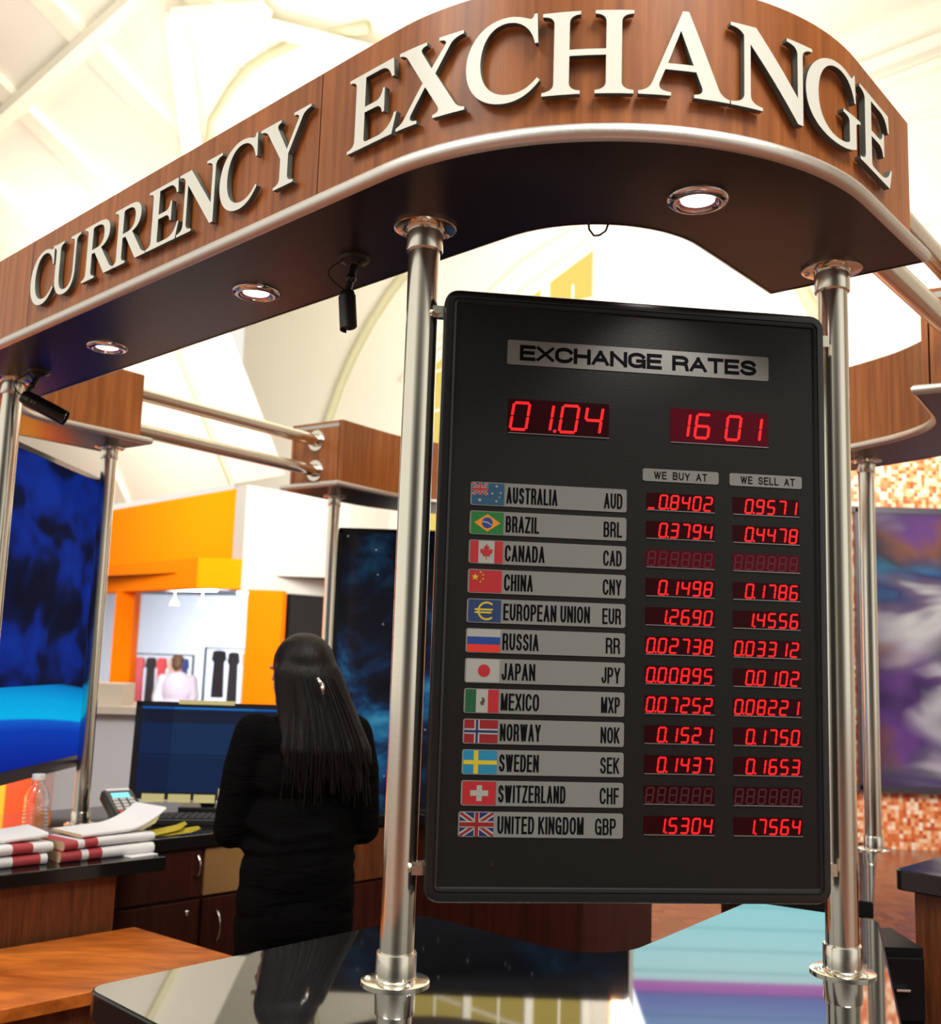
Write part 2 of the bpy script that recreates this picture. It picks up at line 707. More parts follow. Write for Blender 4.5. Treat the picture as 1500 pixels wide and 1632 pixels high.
struct(obj('window_frame', bm, M['cream_wall'], wnd))
# outer moulding of the window
k += 1
bm = mkbm()
tube(bm, [wall_pt(-.07, 6.5), wall_pt(0.0, 7.45), wall_pt(.045, 7.95), wall_pt(.13, 8.35)], .06, 8)
struct(obj('trim_%d' % k, bm, M['rib']))
# white light box high on the right of the far wall
lt = thing('light_box', 'large white light box high on the cream wall at the right edge', 'light box', (8.25 * .452, 8.25, 3.9))
bm = mkbm()
Rw = math.atan2(DB.y, DB.x)
cpos = Vector((.475, 1, 0)) * (10.6 / 1.0)
cpos = Vector((cpos.x, cpos.y, 5.55))
n_ = Vector((DA.x, DA.y, 0))
cpos = cpos + n_ * (AW - .06 - cpos.dot(n_))
cpos.z = 6.0
lt.location = cpos
box(bm, cpos, (1.1, .06, 1.55), Rw)
obj('panel', bm, mat('lightbox_white', (.9, .9, .9, 1), .4, emit=(1, 1, 1, 1), estr=.55), lt)
bm = mkbm()
for dx, dz, sx, sz in ((0, .8, 1.2, .06), (0, -.8, 1.2, .06), (.58, 0, .06, 1.6), (-.58, 0, .06, 1.6)):
    box(bm, cpos + Vector((DB.x * dx, DB.y * dx, dz)), (sx, .09, sz), Rw)
obj('frame', bm, M['cream_wall'], lt)

# mosaic wall at the right, with the colour poster
M['mosaic'] = mat('mosaic_tiles', (.7, .3, .15, 1), .25)
t = NT(M['mosaic'])
v = t.coords((1 / .036, 1 / .036, 1 / .036), loc=(.37, .5, .21))
fl = t.n('ShaderNodeVectorMath', operation='FLOOR')
t.l(v, fl.inputs[0])
wn = t.n('ShaderNodeTexWhiteNoise', noise_dimensions='3D')
t.l(fl.outputs[0], wn.inputs['Vector'])
c1 = t.ramp(wn.outputs['Value'], [(0, srgb(196, 84, 44)), (.3, srgb(222, 122, 70)), (.55, srgb(238, 160, 110)), (.8, srgb(250, 205, 165)), (1, srgb(255, 235, 215))])
t.l(c1, t.b.inputs['Base Color'])
bm = mkbm()
box(bm, (5.4, 9.95, 2.05), (8.0, .2, 4.1))
struct(obj('wall_right', bm, M['mosaic']))
area('mosaic_wash', (3.0, 9.3, 3.9), (3.0, 9.9, 2.9), 2.4, 9, (1, .85, .65), .2)
poster = thing('advertising_poster', 'big purple, grey and cyan abstract poster on the mosaic tile wall', 'poster', (4.9, 9.82, .55))
M['poster_right'] = mat('poster_right', (.008, .008, .01, 1), .5, emit=(0, 0, 0, 1), estr=.8)
t = NT(M['poster_right'])
M['poster_right'].node_tree.nodes['Principled BSDF'].inputs['Specular IOR Level'].default_value = .1
f = t.noise(t.coords((1.0, 1, 2.6), 'Object', (0, .5, 0)), .55, 3, .5, .5)
cc = t.ramp(f, [(.30, srgb(40, 30, 74)), (.41, srgb(82, 66, 104)), (.47, srgb(110, 100, 112)), (.52, srgb(196, 180, 184)), (.56, srgb(214, 204, 198)), (.60, srgb(120, 96, 120)), (.66, srgb(56, 60, 110)), (.74, srgb(50, 160, 205))])
f2 = t.noise(t.coords((1.3, 1, 1.3), 'Object', (0, .2, 0), (3.1, 0, 1.7)), .6, 3, .5, .3)
c3 = t.ramp(f2, [(.30, srgb(30, 22, 60)), (.44, srgb(120, 70, 140)), (.52, srgb(150, 90, 70)), (.60, srgb(70, 70, 80)), (.70, srgb(40, 170, 215))])
f3 = t.noise(t.coords((.8, 1, 1.6), 'Object', (0, .4, 0), (7, 0, 2)), 1.0, 2, .5)
mx = t.ramp(f3, [(.42, (0, 0, 0, 1)), (.56, (1, 1, 1, 1))])
c4 = t.mix(mx, cc, c3)
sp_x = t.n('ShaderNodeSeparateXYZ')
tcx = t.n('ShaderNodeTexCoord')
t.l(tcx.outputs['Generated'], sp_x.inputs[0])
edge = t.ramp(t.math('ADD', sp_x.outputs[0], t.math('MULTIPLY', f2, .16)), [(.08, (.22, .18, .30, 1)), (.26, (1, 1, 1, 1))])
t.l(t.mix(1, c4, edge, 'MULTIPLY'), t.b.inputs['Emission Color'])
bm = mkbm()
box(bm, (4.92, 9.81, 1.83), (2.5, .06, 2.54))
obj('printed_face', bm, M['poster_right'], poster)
bm = mkbm()
for c_, s_ in (((4.92, 9.82, 3.12), (2.6, .1, .06)), ((4.92, 9.82, .54), (2.6, .1, .06)), ((3.66, 9.82, 1.83), (.04, .1, 2.6)), ((6.18, 9.82, 1.83), (.04, .1, 2.6))):
    box(bm, c_, s_)
obj('frame', bm, mat('poster_frame', srgb(60, 56, 66), .4), poster)

# glowing panel added unseen behind the board for its cyan reflection in the granite
M['reflection_glow'] = mat('reflection_glow', (.01, .01, .01, 1), .5, emit=(0, 0, 0, 1), estr=1.7)
t = NT(M['reflection_glow'])
tcx = t.n('ShaderNodeTexCoord')
spz = t.n('ShaderNodeSeparateXYZ')
t.l(tcx.outputs['Generated'], spz.inputs[0])
base = t.ramp(spz.outputs[2], [(0, srgb(120, 226, 236)), (.5, srgb(190, 246, 248)), (.60, srgb(200, 244, 246)), (.605, srgb(190, 90, 190)), (.66, srgb(180, 80, 190)), (.665, srgb(90, 100, 190)), (.85, srgb(120, 170, 220)), (1, srgb(90, 110, 190))])
wv = t.math('PINGPONG', t.math('MULTIPLY', spz.outputs[2], 18.0), 1.0)
stripes = t.ramp(wv, [(.0, (.45, .65, .7, 1)), (.18, (1, 1, 1, 1))])
t.l(t.mix(1, base, stripes, 'MULTIPLY'), t.b.inputs['Emission Color'])
bm = mkbm()
box(bm, (2.45, 9.82, 3.15), (1.75, .05, 1.7))
w2 = struct(obj('reflection_panel', bm, M['reflection_glow'], base=(2.45, 9.82, 2.3)))
bm = mkbm()
for c_, s_ in (((2.45, 9.81, 4.02), (1.9, .1, .08)), ((2.45, 9.81, 2.28), (1.9, .1, .08)), ((1.54, 9.81, 3.15), (.08, .1, 1.8)), ((3.36, 9.81, 3.15), (.08, .1, 1.8))):
    box(bm, c_, s_)
struct(obj('window_frame', bm, M['white_panel'], w2))  # border of the added glowing panel

# ------------------------------------------------------------------ orange shop beyond
shop = thing('shop_front', 'orange and white shop front glowing across the hall behind the monitor', 'shop', (-3.3, 14, 0))
P0, P1, P2, P3 = Vector((-10.5, 21.2)), Vector((-3.583, 13.8)), Vector((-3.0, 13.8)), Vector((-1.75, 15.1))
bm = mkbm()
ribbon(bm, [P0 + Vector((.25, .25)), P2 + Vector((-.02, .12))], 2.45, 3.79, .15)
obj('fascia_panel', bm, M['orange'], shop)
bm = mkbm()
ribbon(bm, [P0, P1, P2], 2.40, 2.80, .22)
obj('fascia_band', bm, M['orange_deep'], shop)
bm = mkbm()
ribbon(bm, [P2 + Vector((0, .02)), P3, P3 + Vector((.5, .9))], 2.39, 3.80, .25)
obj('white_panel', bm, M['white_panel'], shop)
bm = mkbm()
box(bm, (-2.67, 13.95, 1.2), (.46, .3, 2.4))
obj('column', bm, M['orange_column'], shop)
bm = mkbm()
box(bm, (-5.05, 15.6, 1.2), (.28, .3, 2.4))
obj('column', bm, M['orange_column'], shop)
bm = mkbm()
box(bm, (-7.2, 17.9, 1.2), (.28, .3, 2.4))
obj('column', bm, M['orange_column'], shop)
bm = mkbm()
ribbon(bm, [Vector((-2.42, 14.3)), Vector((-1.6, 15.2)), Vector((-1.1, 16))], 0, 2.39, .1)
obj('dark_wall', bm, M['black_matt'], shop)
M['shop_back'] = mat('shop_back_wall', (.66, .74, .85, 1), .5)
bm = mkbm()
quad(bm, [(-12, 22, 0), (-1.5, 18.5, 0), (-1.5, 18.5, 2.6), (-12, 22, 2.6)])
obj('back_wall', bm, M['shop_back'], shop)
bm = mkbm()
quad(bm, [(-13, 22, 2.62), (-1.4, 22, 2.62), (-1.4, 14.2, 2.62), (-4, 14.2, 2.62)])
obj('shop_ceiling', bm, mat('shop_ceiling', (.10, .12, .15, 1), .6), shop)
M['tube_lit'] = mat('shop_tube', (1, 1, 1, 1), .5, emit=(.8, .95, 1, 1), estr=3.0)
for (x, y, l, a_) in ((-3.6, 16.2, 1.6, -.4), (-4.9, 17.2, 1.8, -.4), (-6.6, 18.4, 1.6, -.4), (-3.3, 17.4, 1.2, -.4)):
    bm = mkbm()
    box(bm, (x, y, 2.55), (l, .12, .05), a_)
    obj('light_tube', bm, M['tube_lit'], shop)
for (x, y) in ((-4.25, 15.2), (-3.85, 15.2), (-6.1, 16.9)):
    bm = mkbm()
    lathe(bm, [(.0, .09), (.03, .09), (.07, .0), (0, 0)], (x, y, 2.22), 16)
    cyl(bm, (x, y, 2.3), (x, y, 2.6), .01, seg=8)
    obj('pendant_lamp', bm, mat('pendant_glow', (1, .95, .8, 1), .5, emit=(1, .94, .8, 1), estr=2.5), shop)
area('shop_light', (-4.2, 16.6, 2.42), (-4.4, 19, 0.9), 1.6, 330, (.86, .94, 1))
area('shop_fill', (-2.8, 11.2, 5.0), (-4.0, 14.4, 3.1), 1.2, 14, (1, .93, .78))  # unseen light added out in the hall to brighten the orange fascia
# stock in the shop
cols = [(.02, .02, .03), (.5, .05, .05), (.75, .68, .55), (.45, .03, .04), (.02, .03, .06), (.1, .2, .55), (.6, .06, .08), (.03, .03, .04)]
rail = thing('clothes_rail', 'clothes rail of coloured garments just left of the wide orange column', 'clothes rail', (-3.2, 15.2, 0))
bm = mkbm()
tube(bm, [(-3.75, 15.2, 0), (-3.75, 15.2, 1.62), (-2.75, 15.2, 1.62), (-2.75, 15.2, 0)], .02, 8)
obj('rail_frame', bm, M['black'], rail)


def garment(x, y, z, w, h, col, lab, grp='garments on the shop rail'):
    w, h = w * .72, h - .03
    bm = mkbm()
    prof = [(-.5, 0), (.5, 0), (.42, .75), (.62, .80), (.5, .98), (.12, 1), (-.12, 1), (-.5, .98), (-.62, .80), (-.42, .75)]
    vs = [(x + p[0] * w, p[1] * h + z) for p in prof]
    loops = [[Vector((p[0], p[1], 0)) for p in vs]]
    f0 = [bm.verts.new((p[0], y - .05, p[1])) for p in vs]
    f1 = [bm.verts.new((p[0], y + .05, p[1])) for p in vs]
    for a_, b_, c_ in tessellate_polygon(loops):
        bm.faces.new((f0[a_], f0[b_], f0[c_]))
        bm.faces.new((f1[a_], f1[c_], f1[b_]))
    for i in range(len(vs)):
        j = (i + 1) % len(vs)
        bm.faces.new((f0[i], f0[j], f1[j], f1[i]))
    bmesh.ops.recalc_face_normals(bm, faces=bm.faces)
    o = obj('garment', bm, mat('garment_cloth', tuple(col) + (1,), .8), base=(x, y, z))
    tag(o, lab, 'garment', grp)


names = ['black', 'dark red', 'cream', 'crimson', 'navy']
garment(-3.55, 15.2, .92, .22, .7, cols[0], 'black garment hanging at the left end of the shop rail')
garment(-3.34, 15.2, .85, .18, .75, cols[7], 'dark garment hanging next to the cream one on the shop rail')
garment(-3.15, 15.2, .80, .17, .8, cols[2], 'cream garment hanging in the middle of the shop rail')
garment(-2.98, 15.2, .85, .16, .75, cols[1], 'red garment hanging beside the cream one on the shop rail')
rail2 = thing('clothes_rail', 'clothes rail of pink and blue garments right of the thin orange column', 'clothes rail', (-4.6, 15.9, 0))
bm = mkbm()
tube(bm, [(-5.05, 15.9, 0), (-5.05, 15.9, 1.5), (-4.1, 15.9, 1.5), (-4.1, 15.9, 0)], .02, 8)
obj('rail_frame', bm, M['black'], rail2)
for i, (x, c_, n2) in enumerate(((-4.9, (.7, .15, .2), 'pink'), (-4.73, (.03, .03, .04), 'black'), (-4.57, (.75, .1, .12), 'red'), (-4.40, (.75, .6, .5), 'tan'), (-4.24, (.06, .1, .45), 'blue'))):
    garment(x, 15.9, .78, .16, .7, c_, n2 + ' garment on the rail right of the thin orange column', 'garments on the second rail')
desk = thing('service_desk', 'pale grey laminate service desk between the steel post and the monitor', 'desk', (-2.05, 6.2, 0))
bm = mkbm()
box(bm, (-1.86, 6.2, .62), (.82, .5, 1.24), .08)
obj('front_panel', bm, M['grey_laminate'], desk)
bm = mkbm()
box(bm, (-1.86, 6.2, 1.26), (.90, .6, .04), .08)
obj('desk_top', bm, M['beige_laminate'], desk)
bm = mkbm()
box(bm, (-2.12, 6.15, 1.34), (.34, .3, .12), .08)
tag(obj('carton', bm, M['beige_laminate'], base=(-2.12, 6.15, 1.28)), 'beige carton on top of the pale grey service desk', 'carton')

# ------------------------------------------------------------------ kiosk canopies
ZS = 2.412                # underside of the canopies
A1 = Vector((.648, .762))
C1 = Vector((.26, 1.475))
LB = Vector((-.717, .697))
C2 = C1 + LB * 2.968
E1 = C1 + A1 * .765       # right-hand end of the front canopy
E2 = Vector((-1.405, 4.175))
HW = .166


def canopy(name, label, loc, path, hw_l, hw_r, ztop, group):
    th = thing(name, label, 'canopy', loc, group)
    L, R_ = offset(path, hw_l), offset(path, -hw_r)
    out = R_ + list(reversed(L))
    if area2(out) < 0:
        out.reverse()
    zt = ZS + .026
    inner = []
    ip = inset_ends(path, .011)
    out_in = offset(ip, -(hw_r - .011)) + list(reversed(offset(ip, hw_l - .011)))
    if area2(out_in) < 0:
        out_in.reverse()
    bm = mkbm()
    prism(bm, [(p.x, p.y) for p in out_in], ZS, zt)
    obj('soffit_board', bm, M['soffit'], th)
    bm = mkbm()
    prof = [(0, ZS - .0015)] + [(.013 * math.sin(PI * i / 8), ZS + .013 - .0145 * math.cos(PI * i / 8)) for i in range(9)] + [(0, zt + .0015)]
    sweep_profile(bm, out_in, prof)
    obj('edge_trim', bm, M['trim'], th, smooth='auto')
    fp = inset_ends(path, .045)
    for nm, d, s in (('outer_fascia', -(hw_r - .022), 1), ('inner_fascia', hw_l - .022, -1)):
        bm = mkbm()
        ribbon(bm, offset(fp, d), zt, ztop, .018 * s)
        obj(nm, bm, M['cherry'], th, smooth='auto')
    for i, j in ((0, 1), (-1, -2)):
        e = fp[i]
        u = (fp[j] - fp[i]).normalized()
        nl = Vector((-u.y, u.x))
        if i == -1:
            nl = -nl
        bm = mkbm()
        # end panel between the two fascias
        pa = e + nl * (hw_l - .045)
        pb = e - nl * (hw_r - .045)
        ribbon(bm, [pa + u * .001, pb + u * .001], zt, ztop, .016 if i == 0 else .016)
        obj('end_panel', bm, M['cherry'], th)
    bm = mkbm()
    tp = offset(fp, -(hw_r - .045)) + list(reversed(offset(fp, hw_l - .045)))
    prism(bm, [(p.x, p.y) for p in tp], ztop - .03, ztop - .012)
    obj('top_board', bm, M['white_panel'], th)
    return th


pathA = fillet([E1, C1, C2, E2], .41, 40)
canopyA = canopy('kiosk_canopy', 'cherry wood kiosk canopy carrying the big white lettering', (.26, 1.6, ZS), pathA, -0 + HW, HW, 2.688, 'kiosk canopies')
# which side is the outer one?  path runs from the right end round the front to the left back

# right canopy: near end, inner curve
inB = [Vector(p) for p in ((1.264, 2.938), (1.36, 3.085), (1.44, 3.205), (1.485, 3.30), (1.50, 3.39), (1.492, 3.48), (1.468, 3.58), (1.425, 3.675), (1.384, 3.755), (1.20, 4.05), (.95, 4.45))]


def smooth_poly(p, it=2):
    for _ in range(it):
        q = [p[0]]
        for a_, b_ in zip(p[:-1], p[1:]):
            q += [a_ * .75 + b_ * .25, a_ * .25 + b_ * .75]
        q.append(p[-1])
        p = q
    return p


inB = smooth_poly(inB)
pathB = offset(inB, -.172)
canopyB = canopy('kiosk_canopy', 'cherry wood kiosk canopy curving round at the right edge behind the board', (1.6, 3.5, ZS), pathB, .172, .172, 2.735, 'kiosk canopies')
inC = smooth_poly([Vector(p) for p in ((-.644, 4.938), (-.50, 5.145), (-.36, 5.33), (-.27, 5.42), (-.17, 5.47), (-.05, 5.47), (.05, 5.42), (.45, 5.05))])
pathC = offset(inC, .19)
canopyC = canopy('kiosk_canopy', 'cherry wood kiosk canopy at the far side between the two chrome posts', (-.5, 5.4, ZS), pathC, .19, .19, 2.745, 'kiosk canopies')

# fascia seams of the front canopy and lettering along it
fasc = offset(inset_ends(pathA, .045), HW - .022)
fasc2 = offset(inset_ends(pathA, .045), -(HW - .022))


def clen(p):
    s = [0]
    for a_, b_ in zip(p[:-1], p[1:]):
        s.append(s[-1] + (b_ - a_).length)
    return s


# outer side = the one whose point nearest the camera is closer
OUT = fasc if min(p.length for p in fasc) < min(p.length for p in fasc2) else fasc2
SO = clen(OUT)
SEND = 3.573               # arc length label at the right end, growing to the right


def on_fascia(s, z, off):
    """s measured along the fascia (letters run left to right), off = outward"""
    d = SEND - s
    for i in range(len(SO) - 1):
        if d <= SO[i + 1] or i == len(SO) - 2:
            u = (OUT[i + 1] - OUT[i]).normalized()
            p = OUT[i] + u * (d - SO[i])
            # smooth normals inside the arc
            def nrm(k):
                k0, k1 = max(k - 1, 0), min(k + 1, len(OUT) - 1)
                w = (OUT[k1] - OUT[k0]).normalized()
                return Vector((-w.y, w.x))
            t_ = (d - SO[i]) / max(SO[i + 1] - SO[i], 1e-6)
            t_ = max(0, min(1, t_))
            n = (nrm(i) * (1 - t_) + nrm(i + 1) * t_).normalized()
            c = Vector((.23, 2.073)) - p
            if n.dot(c) > 0:
                n = -n
            p = p + n * off
            return Vector((p.x, p.y, z))


Q = 'Q'


def path2d(cmds, seg=8):
    pts = []
    for c in cmds:
        if c[0] == 'Q':
            p0 = pts[-1]
            for i in range(1, seg + 1):
                t_ = i / seg
                pts.append(((1 - t_) ** 2 * p0[0] + 2 * t_ * (1 - t_) * c[1] + t_ * t_ * c[3],
                            (1 - t_) ** 2 * p0[1] + 2 * t_ * (1 - t_) * c[2] + t_ * t_ * c[4]))
        elif c[0] == 'C':
            p0 = pts[-1]
            for i in range(1, seg * 2 + 1):
                t_ = i / seg / 2
                u = 1 - t_
                pts.append(tuple(u ** 3 * p0[k_] + 3 * u * u * t_ * c[1 + k_] + 3 * u * t_ * t_ * c[3 + k_] + t_ ** 3 * c[5 + k_] for k_ in (0, 1)))
        else:
            pts.append(c)
    out = []
    for p in pts:
        if not out or (abs(p[0] - out[-1][0]) + abs(p[1] - out[-1][1])) > 1e-5:
            out.append(p)
    if abs(out[0][0] - out[-1][0]) + abs(out[0][1] - out[-1][1]) < 1e-5:
        out.pop()
    return out


GL = {
    'H': (1.0, [(0, 0), (.42, 0), (.42, .04), (Q, .30, .05, .30, .14), (.30, .46), (.70, .46), (.70, .14), (Q, .70, .05, .58, .04), (.58, 0), (1, 0), (1, .04), (Q, .87, .05, .87, .14), (.87, .86), (Q, .87, .95, 1, .96), (1, 1), (.58, 1), (.58, .96), (Q, .70, .95, .70, .86), (.70, .535), (.30, .535), (.30, .86), (Q, .30, .95, .42, .96), (.42, 1), (0, 1), (0, .96), (Q, .13, .95, .13, .86), (.13, .14), (Q, .13, .05, 0, .04)], []),
    'E': (.87, [(0, 0), (.80, 0), (.87, .27), (.83, .27), (Q, .76, .07, .55, .065), (.36, .065), (Q, .30, .065, .30, .12), (.30, .465), (.5, .465), (Q, .6, .465, .62, .35), (.655, .35), (.655, .67), (.62, .67), (Q, .6, .545, .5, .54), (.30, .54), (.30, .935), (.56, .935), (Q, .72, .935, .77, .76), (.81, .76), (.79, 1), (0, 1), (0, .96), (Q, .13, .95, .13, .86), (.13, .14), (Q, .13, .05, 0, .04)], []),
    'N': (1.14, [(0, 0), (.40, 0), (.40, .04), (Q, .245, .05, .245, .16), (.245, .78), (.90, -.02), (.98, -.02), (.98, .84), (Q, .98, .95, 1.14, .96), (1.14, 1), (.74, 1), (.74, .96), (Q, .90, .95, .90, .84), (.90, .30), (.32, 1), (0, 1), (0, .96), (Q, .12, .95, .165, .87), (.165, .16), (Q, .165, .05, 0, .04)], []),
    'A': (1.04, [(0, 0), (.36, 0), (.36, .04), (Q, .20, .05, .235, .15), (.295, .31), (.645, .31), (.715, .13), (Q, .735, .05, .62, .04), (.62, 0), (1.04, 0), (1.04, .04), (Q, .95, .05, .91, .14), (.56, 1.03), (.49, 1.03), (.15, .14), (Q, .11, .05, 0, .04)], [[(.325, .385), (.47, .79), (.615, .385)]]),
    'C': (.985, [(.955, .66), (.915, .66), ('C', .87, .86, .72, .955, .56, .955), ('C', .33, .955, .20, .76, .20, .51), ('C', .20, .24, .36, .075, .60, .075), ('C', .74, .075, .85, .13, .95, .24), (.985, .205), ('C', .87, .06, .72, -.025, .54, -.025), ('C', .22, -.025, 0, .19, 0, .49), ('C', 0, .80, .24, 1.025, .56, 1.025), ('C', .69, 1.025, .78, .985, .84, .965), ('C', .875, .955, .89, .975, .90, 1.02), (.94, 1.02)], []),
    'G': (1.12, [(1.0, .66), (.96, .66), ('C', .91, .86, .75, .955, .58, .955), ('C', .34, .955, .21, .76, .21, .5), ('C', .21, .22, .37, .05, .61, .05), ('C', .70, .05, .78, .07, .83, .11), (.83, .36), (Q, .83, .43, .69, .44), (.69, .48), (1.12, .48), (1.12, .44), (Q, 1.0, .43, 1.0, .36), (1.0, .07), ('C', .88, .01, .75, -.025, .60, -.025), ('C', .23, -.025, 0, .19, 0, .49), ('C', 0, .80, .25, 1.025, .58, 1.025), ('C', .72, 1.025, .81, .985, .87, .965), ('C', .91, .955, .93, .975, .94, 1.02), (.98, 1.02)], []),
    'R': (1.08, [(0, 0), (.43, 0), (.43, .04), (Q, .30, .05, .30, .14), (.30, .46), (.40, .46), (.76, 0), (1.08, 0), (1.08, .04), (Q, .98, .05, .92, .12), (.61, .50), ('C', .80, .54, .87, .64, .87, .75), ('C', .87, .93, .74, 1.0, .48, 1.0), (0, 1), (0, .96), (Q, .13, .95, .13, .86), (.13, .14), (Q, .13, .05, 0, .04)], [[(.30, .53), (.42, .53), ('C', .60, .53, .69, .60, .69, .74), ('C', .69, .88, .60, .94, .45, .94), (.36, .94), (Q, .30, .94, .30, .89)]]),
    'U': (1.07, [(0, .96), (Q, .13, .95, .13, .86), (.13, .36), ('C', .13, .12, .28, -.025, .54, -.025), ('C', .80, -.025, .93, .12, .93, .36), (.93, .86), (Q, .93, .95, 1.07, .96), (1.07, 1), (.70, 1), (.70, .96), (Q, .85, .95, .85, .86), (.85, .36), ('C', .85, .17, .75, .06, .58, .06), ('C', .39, .06, .30, .17, .30, .38), (.30, .86), (Q, .30, .95, .43, .96), (.43, 1), (0, 1)], []),
    'Y': (1.1, [(.35, 0), (.78, 0), (.78, .04), (Q, .65, .05, .65, .14), (.65, .44), (.93, .89), (Q, .97, .95, 1.1, .96), (1.1, 1), (.74, 1), (.74, .96), (Q, .87, .95, .84, .88), (.615, .52), (.40, .88), (Q, .36, .95, .46, .96), (.46, 1), (0, 1), (0, .96), (Q, .13, .95, .18, .87), (.48, .42), (.48, .14), (Q, .48, .05, .35, .04)], []),
    'X': (1.02, [(0, 0), (.34, 0), (.34, .04), (Q, .20, .05, .24, .13), (.455, .43), (.65, .13), (Q, .69, .05, .58, .04), (.58, 0), (1.02, 0), (1.02, .04), (Q, .93, .05, .88, .13), (.60, .56), (.80, .87), (Q, .86, .95, .98, .96), (.98, 1), (.64, 1), (.64, .96), (Q, .77, .95, .73, .88), (.54, .64), (.39, .88), (Q, .35, .95, .46, .96), (.46, 1), (.02, 1), (.02, .96), (Q, .12, .95, .17, .87), (.415, .49), (.14, .12), (Q, .08, .05, 0, .04)], []),
}
SPANS = [('C', .966, 1.104), ('U', 1.093, 1.243), ('R', 1.266, 1.428), ('R', 1.420, 1.574), ('E', 1.577, 1.712), ('N', 1.707, 1.872), ('C', 1.868, 2.003),
         ('Y', 2.008, 2.168), ('E', 2.281, 2.408), ('X', 2.408, 2.545), ('C', 2.546, 2.668), ('H', 2.671, 2.810), ('A', 2.817, 2.962), ('N', 2.964, 3.126), ('G', 3.110, 3.272), ('E', 3.270, 3.428)]
ZB, CAP = 2.488, .139
nletters = 0
for ch, s0, s1 in SPANS:
    w, outl, holes = GL[ch]
    op = path2d(outl)
    hp = [path2d(h) for h in holes]
    loops = [[Vector((p[0], p[1], 0)) for p in l] for l in [op] + hp]
    flat = [p for l in loops for p in l]
    bm = mkbm()
    vs = [bm.verts.new(p) for p in flat]
    for a_, b_, c_ in tessellate_polygon(loops):
        try:
            bm.faces.new((vs[a_], vs[b_], vs[c_]))
        except ValueError:
            pass
    for i in range(1, 16):
        g = bm.verts[:] + bm.edges[:] + bm.faces[:]
        bmesh.ops.bisect_plane(bm, geom=g, plane_co=(w * i / 16, 0, 0), plane_no=(1, 0, 0))
    bmesh.ops.recalc_face_normals(bm, faces=bm.faces)
    if bm.faces and sum(f.normal.z for f in bm.faces) < 0:
        bmesh.ops.reverse_faces(bm, faces=bm.faces)
    front = bm.faces[:]
    bedges = [e for e in bm.edges if len(e.link_faces) == 1]
    back = {}
    for v in bm.verts[:]:
        back[v] = bm.verts.new((v.co.x, v.co.y, -1))
    for f in front:
        bm.faces.new([back[v] for v in reversed(f.verts)])
    for e in bedges:
        a_, b_ = e.verts
        f = e.link_faces[0]
        li = [l for l in f.loops if l.edge == e][0]
        a_, b_ = li.vert, li.link_loop_next.vert
        bm.faces.new((b_, a_, back[a_], back[b_])).material_index = 1
    for v in bm.verts:
        s = s0 + (s1 - s0) * v.co.x / w
        # the perspective of a letter standing proud of the fascia is real, so the letter is simply bent along it
        v.co = on_fascia(s, ZB + CAP * v.co.y, .0145 if v.co.z > -.5 else .0035)
    bmesh.ops.recalc_face_normals(bm, faces=bm.faces)
    o = obj('letter', bm, [M['letter'], M['letter_side']], canopyA)
    # two stand-off pins that hold the letter
    nletters += 1
# vertical seams in the veneer
for s in (.93, 2.18):
    bm = mkbm()
    pts = [on_fascia(s + d, z, .0006) for d, z in ((-.001, ZS + .028), (.001, ZS + .028), (.001, 2.687), (-.001, 2.687))]
    quad(bm, pts)
    bmesh.ops.solidify(bm, geom=bm.faces[:], thickness=.0005)
    obj('veneer_seam', bm, M['dark_wood'], canopyA)

# ------------------------------------------------------------------ posts


def post(x, y, z0, label):
    th = thing('steel_post', label, 'post', (x, y, z0), 'steel kiosk posts')
    bm = mkbm()
    cyl(bm, (x, y, z0 + .002), (x, y, ZS - .002), .0295, seg=48, cap=False)
    obj('tube', bm, M['steel'], th, smooth=True)
    for nm, zz, s in (('top_flange', ZS, -1), ('base_flange', z0, 1)):
        bm = mkbm()
        lathe(bm, [(.0295, .05), (.0335, .05), (.0345, .048), (.0345, .008), (.036, .006), (.055, .0055), (.0585, .004), (.0585, 0), (.03, 0)], (x, y, zz), 48, (0, 0, s))
        f = obj(nm, bm, M['steel'], th, smooth='auto')
        for i in range(3):
            a_ = .6 + i * 2 * PI / 3 + (0 if s < 0 else .5)
            px, py = x + .047 * math.cos(a_), y + .047 * math.sin(a_)
            bm = mkbm()
            lathe(bm, [(0, .010), (.004, .0095), (.0065, .006), (.0065, .005)], (px, py, zz), 12, (0, 0, s))
            obj('screw', bm, M['chrome'], f, smooth=True)
    return th


ZC = 1.07
post(-.1015, 1.861, ZC, 'tall steel post left of the exchange rate board on the granite counter')
post(.707, 2.001, ZC, 'tall steel post right of the exchange rate board on the granite counter')
post(-1.404, 3.101, .93, 'steel post at the left edge in front of the blue screen')
post(-1.466, 4.157, .93, 'slim steel post behind the water bottle at the blue screen\'s right side')
post(-.700, 5.31, .93, 'slim steel post just above the woman\'s head')
post(1.506, 3.925, .97, 'slim steel post just right of the board in front of the mosaic wall')

# ------------------------------------------------------------------ tube rails between the canopies


def rail_tube(p, q, label):
    p, q = Vector(p), Vector(q)
    th = thing('tube_rail', label, 'rail', p, 'tube rails between canopies')
    bm = mkbm()
    cyl(bm, p, q, .029, seg=40, cap=False)
    obj('tube', bm, M['steel'], th, smooth=True)
    d = (q - p).normalized()
    for e, s in ((p, 1), (q, -1)):
        bm = mkbm()
        lathe(bm, [(.029, .03), (.0325, .03), (.0325, .007), (.052, .005), (.053, 0), (.03, 0)], e, 40, d * s)
        obj('flange', bm, M['steel'], th, smooth='auto')


